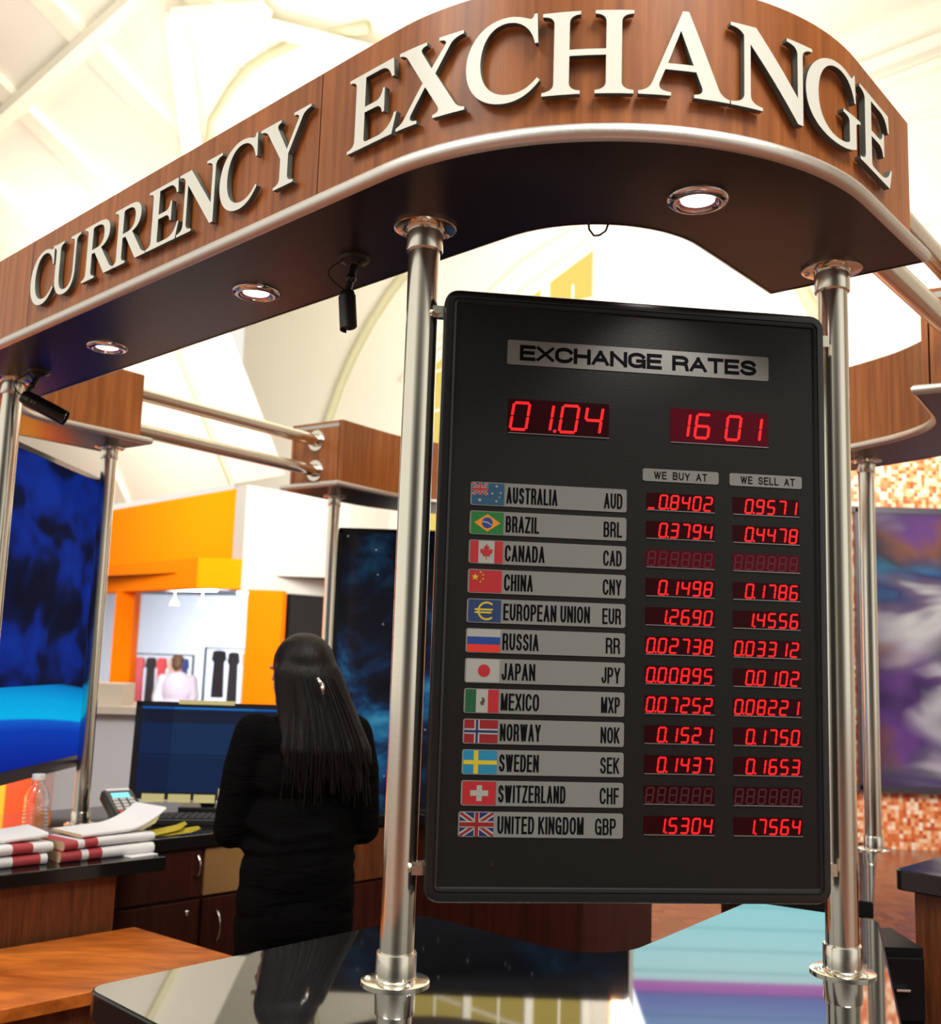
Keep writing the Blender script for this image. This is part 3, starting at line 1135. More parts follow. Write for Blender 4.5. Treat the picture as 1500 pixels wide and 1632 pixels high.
eA = inset_ends(pathA, .045)
eB = inset_ends(pathB, .045)
eC = inset_ends(pathC, .045)
for z, w in ((2.655, 'upper'), (2.503, 'lower')):
    a_, b_ = eA[-1], eC[0]
    rail_tube((a_.x, a_.y, z - .005), (b_.x, b_.y, z), w + ' steel tube rail crossing between the left and far canopies')
    a_, b_ = eA[0], eB[0]
    rail_tube((a_.x, a_.y, z + .02), (b_.x, b_.y, z + .02), w + ' steel tube rail running off to the right canopy')

# ------------------------------------------------------------------ downlights


def downlight(x, y, label):
    th = thing('recessed_downlight', label, 'downlight', (x, y, ZS), 'downlights in the canopy underside')
    bm = mkbm()
    lathe(bm, [(.033, -.012), (.034, .006), (.040, .009), (.050, .006), (.0535, .001), (.0535, -.001)], (x, y, ZS), 48, (0, 0, -1))
    obj('trim_ring', bm, M['chrome'], th, smooth=True)
    bm = mkbm()
    lathe(bm, [(.029, .002), (.034, .005)], (x, y, ZS), 40, (0, 0, -1))
    obj('inner_ring', bm, M['lamp_ring'], th, smooth=True)
    bm = mkbm()
    lathe(bm, [(0, .007), (.018, .005), (.029, .0015)], (x, y, ZS), 40, (0, 0, -1))
    obj('lamp_lens', bm, M['lamp'], th, smooth=True)
    l = bpy.data.lights.new('downlight_lamp', 'SPOT')
    l.energy = 9
    l.spot_size = 1.9
    l.spot_blend = .6
    l.shadow_soft_size = .025
    l.color = (1, .93, .88)
    o = bpy.data.objects.new('downlight_lamp', l)
    o.location = (x, y, ZS - .02)
    COL.objects.link(o)


downlight(.374, 1.707, 'round chrome downlight above the exchange rate board')
downlight(-.496, 2.252, 'round chrome downlight left of the hanging camera')
downlight(-.99, 2.723, 'round chrome downlight nearest the left end of the canopy')

# ------------------------------------------------------------------ security cameras


def sec_cam(x, y, label, stem_end, body_dir, blen, rad, mark=False):
    th = thing('security_camera', label, 'security camera', (x, y, ZS), 'cameras under the canopy')
    bm = mkbm()
    lathe(bm, [(0, .016), (.016, .016), (.019, .013), (.03, .006), (.032, 0), (0, 0)], (x, y, ZS), 28, (0, 0, -1))
    obj('mount', bm, M['black'], th, smooth='auto')
    e = Vector(stem_end)
    p0 = Vector((x, y, ZS - .014))
    bm = mkbm()
    mid = p0 + (e - p0) * .45
    cyl(bm, p0, mid, .0075, seg=16)
    r_ = bmesh.ops.create_uvsphere(bm, u_segments=16, v_segments=10, radius=.0105)
    for v in r_['verts']:
        v.co += mid
    cyl(bm, mid, e, .0065, seg=16)
    obj('bracket', bm, M['black'], th, smooth='auto')
    d = Vector(body_dir).normalized()
    b0 = e - d * .006
    bm = mkbm()
    lathe(bm, [(0, 0), (rad * .8, 0), (rad * .95, .006), (rad * .95, blen - .004), (rad * .85, blen), (0, blen)], b0, 28, d)
    bdy = obj('camera_body', bm, M['black'], th, smooth='auto')
    bm = mkbm()
    # sun shield: open half shell over the body
    u = d.orthogonal().normalized()
    if u.z < 0:
        u = -u
    w = d.cross(u)
    n = 12
    rows = []
    for i in range(n + 1):
        t_ = -PI * .62 + 2 * PI * .62 * i / n
        q = u * math.cos(t_) + w * math.sin(t_)
        rows.append([bm.verts.new(b0 + d * h + q * rr) for h, rr in ((.012, rad * 1.02), (blen + .004, rad * 1.02), (blen + .004, rad * 1.12), (.012, rad * 1.12))])
    for A_, B_ in zip(rows[:-1], rows[1:]):
        for j in range(4):
            bm.faces.new((A_[j], B_[j], B_[(j + 1) % 4], A_[(j + 1) % 4]))
    obj('sun_shield', bm, M['black'], th, smooth='auto')
    bm = mkbm()
    lathe(bm, [(0, .001), (rad * .6, .001), (rad * .62, -.001)], b0 + d * (blen + .0005), 24, d)
    obj('camera_lens', bm, mat('lens_glass', (.01, .01, .02, 1), .05), th, smooth=True)
    bm = mkbm()
    c0 = Vector((x - .02, y - .008, ZS - .006))
    pts = []
    for i in range(17):
        t_ = i / 16
        p = c0 * (1 - t_) + b0 * t_ + Vector((-.034 * math.sin(PI * t_), -.006 * math.sin(PI * t_), 0))
        pts.append(p)
    tube(bm, pts, .0018, 8)
    obj('cable', bm, M['black'], th, smooth=True)
    if mark:
        bm = mkbm()
        for i, (h, l_) in enumerate(((.024, .010), (.040, .008), (.050, .006))):
            c = b0 + d * h - Vector((0, 1, 0)) * rad * 1.135 + Vector((0, 0, -.002))
            box(bm, c, (l_, .001, .008), d.to_track_quat('X', 'Z').to_matrix())
        obj('maker_plate', bm, M['plate'], th)


sec_cam(-.252, 2.03, 'black bullet camera hanging from the canopy left of the tall post', (-.262, 2.025, ZS - .078), (.10, -.10, -1), .078, .0165)
sec_cam(-1.285, 3.0, 'black box camera pointing right at the left end of the canopy', (-1.318, 2.99, ZS - .082), (.90, .12, -.42), .135, .021, True)
# little cable clip at the canopy's inner edge
lp = thing('cable_loop', 'tiny dark cable loop peeping below the canopy edge above the board', 'cable', (.214, 1.83, ZS))
bm = mkbm()
tube(bm, [(.196, 1.80, ZS + .001), (.202, 1.838, ZS - .004), (.212, 1.845, ZS - .013), (.222, 1.842, ZS - .013), (.233, 1.84, ZS - .005), (.236, 1.80, ZS + .001)], .002, 8)
obj('loop', bm, M['black'], lp, smooth=True)

# ------------------------------------------------------------------ exchange rate board
BPL = Vector((-.058, 1.82, 1.208))
BU = Vector((.716, .087, 0)).normalized()
BN = Vector((BU.y, -BU.x, 0))
BW, BH = .7213, 1.072


def bp(u, v, w=0.0):
    return BPL + BU * u + Vector((0, 0, v)) + BN * w


def rrect(u0, v0, u1, v1, r, n=5):
    pts = []
    for cx, cy, a0 in ((u1 - r, v0 + r, -PI / 2), (u1 - r, v1 - r, 0), (u0 + r, v1 - r, PI / 2), (u0 + r, v0 + r, PI)):
        for i in range(n + 1):
            a_ = a0 + PI / 2 * i / n
            pts.append((cx + r * math.cos(a_), cy + r * math.sin(a_)))
    return pts


def bslab(bm, poly, w0, w1, mi=0):
    """slab of a (u,v) polygon between board depths w0 (back) and w1 (front)"""
    B = [bm.verts.new(bp(u, v, w0)) for u, v in poly]
    T = [bm.verts.new(bp(u, v, w1)) for u, v in poly]
    loop = [[Vector((u, v, 0)) for u, v in poly]]
    for a_, b_, c_ in tessellate_polygon(loop):
        bm.faces.new((T[a_], T[b_], T[c_])).material_index = mi
        bm.faces.new((B[a_], B[c_], B[b_])).material_index = mi
    n = len(poly)
    for i in range(n):
        j = (i + 1) % n
        bm.faces.new((B[i], B[j], T[j], T[i])).material_index = mi
    bmesh.ops.recalc_face_normals(bm, faces=bm.faces)


def bring(bm, p_out, p_in, levels, mi=0):
    """frame ring: list of (t, w) from outer outline (t=0) to inner (t=1)"""
    n = len(p_out)
    rows = []
    for t_, w in levels:
        rows.append([bm.verts.new(bp(o[0] * (1 - t_) + i[0] * t_, o[1] * (1 - t_) + i[1] * t_, w)) for o, i in zip(p_out, p_in)])
    for A_, B_ in zip(rows[:-1], rows[1:]):
        for i in range(n):
            j = (i + 1) % n
            bm.faces.new((A_[i], A_[j], B_[j], B_[i])).material_index = mi
    bmesh.ops.recalc_face_normals(bm, faces=bm.faces)


def arc_pts(cx, cy, rx, ry, a0, a1, n=10):
    return [(cx + rx * math.cos(math.radians(a0 + (a1 - a0) * i / n)), cy + ry * math.sin(math.radians(a0 + (a1 - a0) * i / n))) for i in range(n + 1)]


# sans capitals as strokes on a unit box: (advance width, [strokes])
SANS = {
    'A': (.92, [[(0, 0), (.5, 1)], [(.5, 1), (1, 0)], [(.18, .33), (.82, .33)]]),
    'B': (.86, [[(0, 0), (0, 1), (.6, 1)] + arc_pts(.6, .77, .34, .23, 90, -90) + [(0, .54)], [(.6, .54)] + arc_pts(.62, .27, .38, .27, 90, -90) + [(0, 0)]]),
    'C': (.92, [arc_pts(.52, .68, .50, .32, 18, 90, 6) + arc_pts(.5, .68, .5, .32, 90, 180, 6) + arc_pts(.5, .32, .5, .32, 180, 270, 6) + arc_pts(.52, .32, .50, .32, 270, 342, 6)]),
    'D': (.90, [[(0, 0), (0, 1), (.5, 1)] + arc_pts(.5, .62, .5, .38, 90, 0, 6) + arc_pts(.5, .38, .5, .38, 0, -90, 6) + [(0, 0)]]),
    'E': (.78, [[(1, 1), (0, 1), (0, 0), (1, 0)], [(0, .52), (.92, .52)]]),
    'F': (.74, [[(1, 1), (0, 1), (0, 0)], [(0, .50), (.88, .50)]]),
    'G': (.94, [arc_pts(.52, .68, .46, .32, 22, 90, 6) + arc_pts(.5, .68, .5, .32, 90, 180, 6) + arc_pts(.5, .32, .5, .32, 180, 270, 6) + arc_pts(.5, .32, .5, .32, 270, 330, 5) + [(1, .46), (.56, .46)], [(1, .46), (1, 0)]]),
    'H': (.88, [[(0, 0), (0, 1)], [(1, 0), (1, 1)], [(0, .53), (1, .53)]]),
    'I': (.0, [[(.5, 0), (.5, 1)]]),
    'J': (.66, [[(1, 1), (1, .28)] + arc_pts(.5, .28, .5, .28, 0, -180, 10)]),
    'K': (.90, [[(0, 0), (0, 1)], [(1, 1), (0, .36)], [(.34, .58), (1, 0)]]),
    'L': (.72, [[(0, 1), (0, 0), (1, 0)]]),
    'M': (1.06, [[(0, 0), (0, 1)], [(.04, 1), (.5, .02)], [(.5, .02), (.96, 1)], [(1, 1), (1, 0)]]),
    'N': (.90, [[(0, 0), (0, 1)], [(.02, 1), (.98, 0)], [(1, 0), (1, 1)]]),
    'O': (.96, [arc_pts(.5, .66, .5, .34, 0, 180, 12) + arc_pts(.5, .34, .5, .34, 180, 360, 12) + [(1, .66)]]),
    'P': (.84, [[(0, 0), (0, 1), (.6, 1)] + arc_pts(.6, .73, .4, .27, 90, -90) + [(0, .46)]]),
    'R': (.88, [[(0, 0), (0, 1), (.6, 1)] + arc_pts(.6, .74, .38, .26, 90, -90) + [(0, .48)], [(.6, .48)] + arc_pts(.62, .28, .33, .20, 90, 0, 5) + [(1, 0)]]),
    'S': (.86, [arc_pts(.5, .745, .46, .255, 12, 180, 9) + [(.12, .60), (.5, .52), (.92, .42)] + arc_pts(.5, .265, .5, .265, 10, -168, 9)]),
    'T': (.84, [[(0, 1), (1, 1)], [(.5, 1), (.5, 0)]]),
    'U': (.88, [[(0, 1), (0, .34)] + arc_pts(.5, .34, .5, .34, 180, 360, 10) + [(1, 1)]]),
    'W': (1.30, [[(0, 1), (.26, 0)], [(.26, 0), (.5, .98)], [(.5, .98), (.74, 0)], [(.74, 0), (1, 1)]]),
    'X': (.92, [[(0, 0), (1, 1)], [(0, 1), (1, 0)]]),
    'Y': (.90, [[(0, 1), (.5, .44)], [(.5, .44), (1, 1)], [(.5, .46), (.5, 0)]]),
    'Z': (.84, [[(0, 1), (1, 1)], [(1, 1), (0, 0)], [(0, 0), (1, 0)]]),
}


def text_bm(s, u0, u1, v0, v1, w, th, gap=1.0, space=1.0):
    """painted capitals laid on the board, fitted to the given rectangle, stroke width th"""
    H = v1 - v0 - th
    total, n = 0.0, 0
    for ch in s:
        total += space * .55 if ch == ' ' else SANS[ch][0]
    gaps = sum(1 for a_, b_ in zip(s[:-1], s[1:]) if a_ != ' ' and b_ != ' ')
    nl = sum(1 for c in s if c != ' ')
    avail = (u1 - u0) - nl * th - gaps * th * .62 * gap
    k_ = avail / total
    bm = mkbm()
    x = u0
    lay = 0
    for i, ch in enumerate(s):
        if ch == ' ':
            x += space * .55 * k_
            continue
        wd = SANS[ch][0] * k_
        for st in SANS[ch][1]:
            pts = []
            for p in st:
                q = Vector((x + th / 2 + p[0] * wd, v0 + th / 2 + p[1] * H))
                if not pts or (q - pts[-1]).length > 1e-5:
                    pts.append(q)
            # square ends
            pts[0] = pts[0] + (pts[0] - pts[1]).normalized() * th / 2 * (1 if (pts[0] - pts[1]).normalized().length else 0)
            pts[-1] = pts[-1] + (pts[-1] - pts[-2]).normalized() * th / 2
            L_, R__ = offset(pts, th / 2), offset(pts, -th / 2)
            lay += 1
            ww = w + .00004 * (lay % 3)
            for j in range(len(pts) - 1):
                f = bm.faces.new([bm.verts.new(bp(q.x, min(max(q.y, v0), v1), ww)) for q in (L_[j], R__[j], R__[j + 1], L_[j + 1])])
        x += wd + th
        if i + 1 < len(s) and s[i + 1] != ' ':
            x += th * .62 * gap
    bmesh.ops.recalc_face_normals(bm, faces=bm.faces)
    bm.normal_update()
    for f in bm.faces:
        if f.normal.dot(BN) < 0:
            f.normal_flip()
    return bm


board = thing('exchange_rate_board', 'tall black exchange rate board with red digits between two steel posts', 'display board', tuple(bp(BW / 2, 0, -.03)))
bm = mkbm()
bslab(bm, rrect(.004, .004, BW - .004, BH - .004, .022), -.058, -.010)
obj('housing', bm, M['black'], board)
po, pi_ = rrect(0, 0, BW, BH, .026), rrect(.0235, .0265, BW - .0235, BH - .0265, .003)
bm = mkbm()
bring(bm, po, pi_, [(0, -.03), (0, -.006), (.10, -.001), (.22, 0), (.60, 0), (.64, -.0025), (.70, -.0025), (.74, 0), (.92, -.001), (1, -.006)])
obj('frame', bm, M['bezel'], board, smooth='auto')
bm = mkbm()
bslab(bm, rrect(.0225, .0255, BW - .0225, BH - .0255, .003), -.012, -.005)
obj('face_panel', bm, M['board'], board)
WF = -.005


def plate(name, u0, u1, v0, v1, m=None, t_=.0012, r=.004):
    bm = mkbm()
    bslab(bm, rrect(u0, v0, u1, v1, r), WF - .001, WF + t_)
    return obj(name, bm, m or M['plate'], board)


ph = plate('header_plate', .117, .612, .939, .985)
obj('lettering', text_bm('EXCHANGE RATES', .140, .588, .9475, .9765, WF + .0015, .0066, .45, 1.25), M['plate_text'], ph)
for s_, u0, u1 in (('WE BUY AT', .372, .515), ('WE SELL AT', .536, .675)):
    pz = plate('column_plate', u0, u1, .738, .761)
    obj('lettering', text_bm(s_, u0 + .021, u1 - (.022 if 'BUY' in s_ else .014), .7425, .7565, WF + .0015, .0021, 1.6, 2.6), M['plate_text'], pz)

SEG = {'a': ((.14, 1), (.86, 1)), 'b': ((.93, .95), (.93, .54)), 'c': ((.93, .46), (.93, .05)), 'd': ((.14, 0), (.86, 0)), 'e': ((.07, .46), (.07, .05)), 'f': ((.07, .95), (.07, .54)), 'g': ((.14, .5), (.86, .5))}
DIG = {'0': 'abcdef', '1': 'bc', '2': 'abged', '3': 'abgcd', '4': 'fgbc', '5': 'afgcd', '6': 'afgedc', '7': 'abc', '8': 'abcdefg', '9': 'abcdfg', '_': 'd', ' ': ''}


def seg_poly(a_, b_, th):
    (x0, y0), (x1, y1) = a_, b_
    dx, dy = x1 - x0, y1 - y0
    L = math.hypot(dx, dy)
    ux, uy = dx / L, dy / L
    nx, ny = -uy * th / 2, ux * th / 2
    e = th * .32
    return [(x0 - ux * e, y0 - uy * e), (x0 + nx + ux * .0, y0 + ny), (x1 + nx, y1 + ny), (x1 + ux * e, y1 + uy * e), (x1 - nx, y1 - ny), (x0 - nx, y0 - ny)]


def digits(cells, v0, h, th, w, parent, slant=.12):
    """cells: list of (char(with optional dot), u0, width); every digit is a mesh of its own"""
    for ch, u0, wd in cells:
        if ch == ' ':
            continue
        bm = mkbm()
        for sname in DIG[ch[0]]:
            a_, b_ = SEG[sname]
            poly = seg_poly((a_[0] * wd, a_[1] * h), (b_[0] * wd, b_[1] * h), th)
            bslab(bm, [(u0 + x + (y - h / 2) * slant, v0 + y) for x, y in poly], w, w + .0006)
        if '.' in ch:
            c = (u0 + wd * 1.10, v0 + .0005)
            bslab(bm, [(c[0] + th * .62 * math.cos(i * PI / 4), c[1] + th * .62 * math.sin(i * PI / 4)) for i in range(8)], w, w + .0006)
        obj('digit', bm, M['led'], parent)


def led_window(u0, u1, v0, v1, lit=False, m=None):
    bm = mkbm()
    bslab(bm, rrect(u0, v0, u1, v1, .0025), WF - .003, WF + .0004)
    w_ = obj('display_window', bm, m or (M['window_lit'] if lit else M['window']), board)
    bm = mkbm()
    bslab(bm, [(u0 + .001, v0 - .0012), (u1, v0 - .0012), (u1, v0 + .0004), (u0 + .001, v0 + .0004)], WF - .001, WF + .0016)
    obj('lip', bm, M['lip'], w_)
    return w_


WD = WF + .0005
w_ = led_window(.121, .308, .813, .876)
digits([('0', .1265, .0335), ('1.', .170, .034), ('0', .2165, .0345), ('4', .262, .0335)], .8195, .049, .0052, WD, w_, slant=.14)
w_ = led_window(.423, .611, .813, .877, True)
digits([('1', .427, .034), ('6', .470, .029), ('0', .529, .029), ('1', .569, .029)], .8235, .044, .0052, WD, w_, slant=.13)

ROWS = [('AUSTRALIA', 'AUD', '_|0.|8|4|0|2', ' |0.|9|5|7|1', .215), ('BRAZIL', 'BRL', ' |0.|3|7|9|4', ' |0.|4|4|7|8', .183), ('CANADA', 'CAD', '', '', .194),
        ('CHINA', 'CNY', ' |0.|1|4|9|8', ' |0.|1|7|8|6', .174), ('EUROPEAN UNION', 'EUR', ' |1.|2|6|9|0', ' |1.|4|5|5|6', .278), ('RUSSIA', 'RR', '0.|0|2|7|3|8', '0.|0|3|3|1|2', .187),
        ('JAPAN', 'JPY', '0.|0|0|8|9|5', ' |0.|0|1|0|2', .182), ('MEXICO', 'MXP', '0.|0|7|2|5|2', '0.|0|8|2|2|1', .190), ('NORWAY', 'NOK', ' |0.|1|5|2|1', ' |0.|1|7|5|0', .194),
        ('SWEDEN', 'SEK', ' |0.|1|4|3|7', ' |0.|1|6|5|3', .192), ('SWITZERLAND', 'CHF', '', '', .240), ('UNITED KINGDOM', 'GBP', ' |1.|5|3|0|4', ' |1.|7|5|6|4', .273)]
FC = {}
for nm, c in dict(white=(178, 178, 172), red=(190, 32, 40), dark_red=(150, 14, 24), blue=(20, 66, 150), navy=(22, 34, 100), aus=(22, 86, 122), green=(14, 120, 44), dgreen=(10, 92, 50), yellow=(222, 196, 40), gold=(236, 150, 30), sky=(24, 138, 180), vermilion=(236, 50, 34), brown=(84, 62, 34), eu=(28, 58, 110)).items():
    FC[nm] = mat('flag_' + nm, tuple(q * .62 for q in srgb(*c)[:3]) + (1,), .5)


def star(cx, cy, r, n=5, inner=.42, rot=0):
    return [(cx + (r if i % 2 == 0 else r * inner) * math.sin(rot + i * PI / n), cy + (r if i % 2 == 0 else r * inner) * math.cos(rot + i * PI / n)) for i in range(2 * n)]


def circ(cx, cy, r, n=24):
    return [(cx + r * math.cos(2 * PI * i / n), cy + r * math.sin(2 * PI * i / n)) for i in range(n)]


def rect(x0, y0, x1, y1):
    return [(x0, y0), (x1, y0), (x1, y1), (x0, y1)]


def union_jack(x0, y0, w, h, navy='navy', red='dark_red'):
    L = [(navy, rect(x0, y0, x0 + w, y0 + h))]
    tx, ty = w * .14, h * .16
    for k_, c in ((1.0, 'white'), (.42, red)):
        a_, b_ = tx * k_, ty * k_
        L.append((c, [(x0, y0), (x0 + a_, y0), (x0 + w, y0 + h - b_), (x0 + w, y0 + h), (x0 + w - a_, y0 + h), (x0, y0 + b_)]))
        L.append((c, [(x0, y0 + h), (x0, y0 + h - b_), (x0 + w - a_, y0), (x0 + w, y0), (x0 + w, y0 + b_), (x0 + a_, y0 + h)]))
    L += [('white', rect(x0 + w * .42, y0, x0 + w * .58, y0 + h)), ('white', rect(x0, y0 + h * .36, x0 + w, y0 + h * .64)),
          (red, rect(x0 + w * .45, y0, x0 + w * .55, y0 + h)), (red, rect(x0, y0 + h * .41, x0 + w, y0 + h * .59))]
    return L


LEAF = [(0, -.5), (.03, -.5), (.02, -.26), (.26, -.30), (.22, -.21), (.48, .0), (.42, .04), (.47, .20), (.32, .17), (.29, .24), (.16, .10), (.21, .40), (.11, .35), (0, .55)]
LEAF = LEAF + [(-x, y) for x, y in reversed(LEAF[1:-1])]


def flag(i, W=1.5, H=1.0):
    F = rect(0, 0, W, H)
    if i == 0:
        L = [('aus', F)] + union_jack(0, .42, .75, .58, 'aus', 'red')
        L += [('white', star(.36, .2, .11, 7)), ('white', star(1.13, .86, .08, 7)), ('white', star(.93, .52, .07, 7)), ('white', star(1.32, .56, .07, 7)), ('white', star(1.26, .37, .05)), ('white', star(1.13, .17, .08, 7))]
    elif i == 1:
        L = [('green', F), ('gold', [(.14, .5), (.75, .1), (1.36, .5), (.75, .9)]), ('blue', circ(.75, .5, .25)), ('white', [(.51, .53), (.52, .58), (.75, .55), (.98, .42), (.96, .38), (.75, .49)])]
    elif i == 2:
        L = [('white', F), ('red', rect(0, 0, .38, H)), ('red', rect(1.12, 0, W, H)), ('red', [(.75 + x * .62, .5 + y * .68) for x, y in LEAF])]
    elif i == 3:
        L = [('red', F), ('yellow', star(.27, .68, .17)), ('yellow', star(.52, .90, .06)), ('yellow', star(.63, .78, .06)), ('yellow', star(.63, .60, .06)), ('yellow', star(.52, .47, .06))]
    elif i == 4:
        arc = []
        for k_ in range(25):
            a_ = math.radians(48 + (312 - 48) * k_ / 24)
            arc.append((.84 + .42 * math.cos(a_), .5 + .42 * math.sin(a_)))
        inn = [(.84 + (x - .84) * .80, .5 + (y - .5) * .80) for x, y in reversed(arc)]
        L = [('eu', F), ('yellow', arc + inn), ('yellow', [(.28, .52), (1.10, .52), (1.13, .60), (.31, .60)]), ('yellow', [(.28, .39), (1.05, .39), (1.08, .47), (.31, .47)])]
    elif i == 5:
        L = [('white', F), ('blue', rect(0, .33, W, .67)), ('vermilion', rect(0, 0, W, .33))]
    elif i == 6:
        L = [('white', F), ('red', circ(.80, .5, .28))]
    elif i == 7:
        L = [('white', F), ('dgreen', rect(0, 0, .48, H)), ('red', rect(1.02, 0, W, H)), ('brown', [(.66, .42), (.72, .36), (.82, .38), (.88, .48), (.87, .58), (.80, .66), (.72, .62), (.78, .55), (.72, .5)]), ('brown', rect(.70, .33, .84, .35)), ('dgreen', [(.68, .40), (.73, .33), (.83, .33), (.87, .40), (.82, .36), (.74, .36)])]
    elif i == 8:
        L = [('dark_red', F), ('white', rect(.44, 0, .68, H)), ('white', rect(0, .38, W, .62)), ('navy', rect(.51, 0, .61, H)), ('navy', rect(0, .45, W, .55))]
    elif i == 9:
        L = [('sky', F), ('yellow', rect(.46, 0, .66, H)), ('yellow', rect(0, .40, W, .58))]
    elif i == 10:
        L = [('red', F), ('white', rect(.63, .16, .87, .84)), ('white', rect(.35, .38, 1.15, .62))]
    else:
        L = union_jack(0, 0, W, H)
    return L


for i, (country, code, buy, sell, uend) in enumerate(ROWS):
    vt = .7200 - .0518 * i
    vb = vt - .0420
    pl = plate('country_plate', .058 if i < 11 else .055, .3425, vb, vt)
    # flag
    L = flag(i)
    bm = mkbm()
    mats, idx = [], {}
    fx, fy, fw, fh = (.0605 if i < 11 else .0575), vb + .0015, .0580, .0390
    for k_, (cn, poly) in enumerate(L):
        if cn not in idx:
            idx[cn] = len(mats)
            mats.append(FC[cn])
        vs = [bm.verts.new(bp(fx + p[0] / 1.5 * fw, fy + p[1] * fh, WF + .0014 + .00012 * k_)) for p in poly]
        for a_, b_, c_ in tessellate_polygon([[Vector((p[0], p[1], 0)) for p in poly]]):
            f = bm.faces.new((vs[a_], vs[b_], vs[c_]))
            f.normal_update()
            if f.normal.dot(BN) < 0:
                f.normal_flip()
            f.material_index = idx[cn]
    obj('flag', bm, mats, pl)
    obj('country_name', text_bm(country, .1225, uend, vb + .0058, vb + .0350, WF + .0015, .0037, .75, 1.7), M['plate_text'], pl)
    cw = {'RR': .026, 'CHF': .034, 'GBP': .037, 'EUR': .034}.get(code, .034)
    ce = .3345 if code != 'RR' else .3335
    if code == 'GBP':
        ce = .330
    obj('currency_code', text_bm(code, ce - cw, ce, vb + .0058, vb + .0335, WF + .0015, .0034, .75), M['plate_text'], pl)
    for u0, u1, txt in ((.3790, .5075, buy), (.5415, .6695, sell)):
        w_ = led_window(u0, u1, vt - .0345, vt - .0030, lit=(i == 2), m=None)
        cellw = (u1 - u0 - .002) / 6
        if txt:
            cells = [(c, u0 + .0035 + cellw * j, cellw * .70) for j, c in enumerate(txt.split('|'))]
            digits(cells, vt - .0315, .0245, .0034, WD, w_, slant=.13)
        else:
            bm = mkbm()
            for j in range(6):
                for sname in 'abcdefg':
                    a_, b_ = SEG[sname]
                    poly = seg_poly((a_[0] * cellw * .7, a_[1] * .0245), (b_[0] * cellw * .7, b_[1] * .0245), .003)
                    bslab(bm, [(u0 + .0035 + cellw * j + x + (y - .012) * .13, vt - .0315 + y) for x, y in poly], WD, WD + .0004)
            obj('unlit_digits', bm, M['led_off'], w_)
# key hole and mounting brackets
bm = mkbm()
cyl(bm, bp(.115, .064, WF - .001), bp(.115, .064, WF + .0005), .005, seg=20)
obj('lock', bm, M['bezel'], board)
for v in (1.035, .052):
    bm = mkbm()
    c = bp(-.014, v, -.030)
    box(bm, c, (.034, .014, .022), math.atan2(BU.y, BU.x))
    cyl(bm, bp(-.012, v, -.022), bp(-.012, v, -.012), .0075, seg=16)
    obj('bracket', bm, M['steel'], board)
    bm = mkbm()
    c = bp(BW + .012, v, -.042)
    box(bm, c, (.03, .014, .022), math.atan2(BU.y, BU.x))
    obj('bracket', bm, M['steel'], board)

# ------------------------------------------------------------------ front counter


def round_corners(poly, rads, n=6):
    """closed 2D polygon, radius per corner index"""
    out = []
    N = len(poly)
    for i, p in enumerate(poly):
        r = rads.get(i, 0)
        p = Vector(p)
        if not r:
            out.append(p)
            continue
        f = fillet([Vector(poly[i - 1]), p, Vector(poly[(i + 1) % N])], r, n)
        out += f[1:-1]
    return out


def slab(name, poly, z0, z1, mtop, medge, parent, bev=.004):
    bm = mkbm()
    prism(bm, [(p[0], p[1]) for p in poly], z0, z1, 0, 1)
    es = [e for e in bm.edges if len(e.link_faces) == 2 and e.calc_face_angle(0) > 1.2 and abs(e.verts[0].co.z - e.verts[1].co.z) < 1e-5]
    bmesh.ops.bevel(bm, geom=es, offset=bev, segments=2, affect='EDGES', profile=.5, material=1)
    return obj(name, bm, [mtop, medge], parent)


counter = thing('front_counter', 'polished black granite counter in front carrying the rate board', 'counter', (.3, 1.6, 0))
cp = fillet([C1 + A1 * 1.10, C1, C1 + LB * .83], .41, 24)
co, ci = offset(cp, .38), offset(cp, -.38)
if min(p.length for p in co) > min(p.length for p in ci):
    co, ci = ci, co          # co = nearest the camera
ci = fillet([ci[0], C1 + Vector((.015, .55)), ci[-1]], .13, 14)
bpth = [p.copy() for p in cp]
co = [p for p in co if p.x < .585]
co = [Vector((.935, 2.415))] + co
poly = [tuple(p) for p in co] + [tuple(p) for p in reversed(ci)]
nco = len(co)
cen = sum((Vector(p) for p in poly), Vector((0, 0))) / len(poly)
rough = [Vector(p) for p in poly]
poly = round_corners(poly, {0: .03, nco - 1: .035, nco: .02})
slab('granite_top', poly, ZC - .045, ZC, M['granite'], M['granite_edge'], counter)
bpth = inset_ends(cp, .07)
o1, o2 = offset(bpth, .30), offset(bpth, -.30)
if min(p.length for p in o1) > min(p.length for p in o2):
    o1, o2 = o2, o1
o1 = [Vector((.84, 2.38))] + [p for p in o1 if p.x < .53]
bm = mkbm()
prism(bm, [tuple(p) for p in o1] + [tuple(p) for p in reversed(o2) if p.x < .60 or p.y > 2.3], 0.0, ZC - .046)
obj('base_cabinet', bm, M['cab_wood'], counter)

# lower wooden shelf between the counters
shelf = thing('wooden_shelf', 'low orange-brown wooden shelf left of the granite counter', 'shelf', (-1.2, 2.9, 0))
DAx = Vector((.725, .689))
p1 = Vector((-1.041, 3.531))
p2 = p1 + Vector((.799, -.601)) * .54
p3 = p2 - DAx * 2.1
p4 = p1 - DAx * 2.1
slab('shelf_top', [tuple(p1), tuple(p4), tuple(p3), tuple(p2)], .685, .72, M['desk_wood'], M['desk_wood'], shelf, .003)
ctr = (p1 + p2 + p3 + p4) / 4
bm = mkbm()
prism(bm, [tuple(ctr + (p - ctr) * .86) for p in (p1, p4, p3, p2)], 0, .684)
obj('shelf_base', bm, M['cab_wood'], shelf)

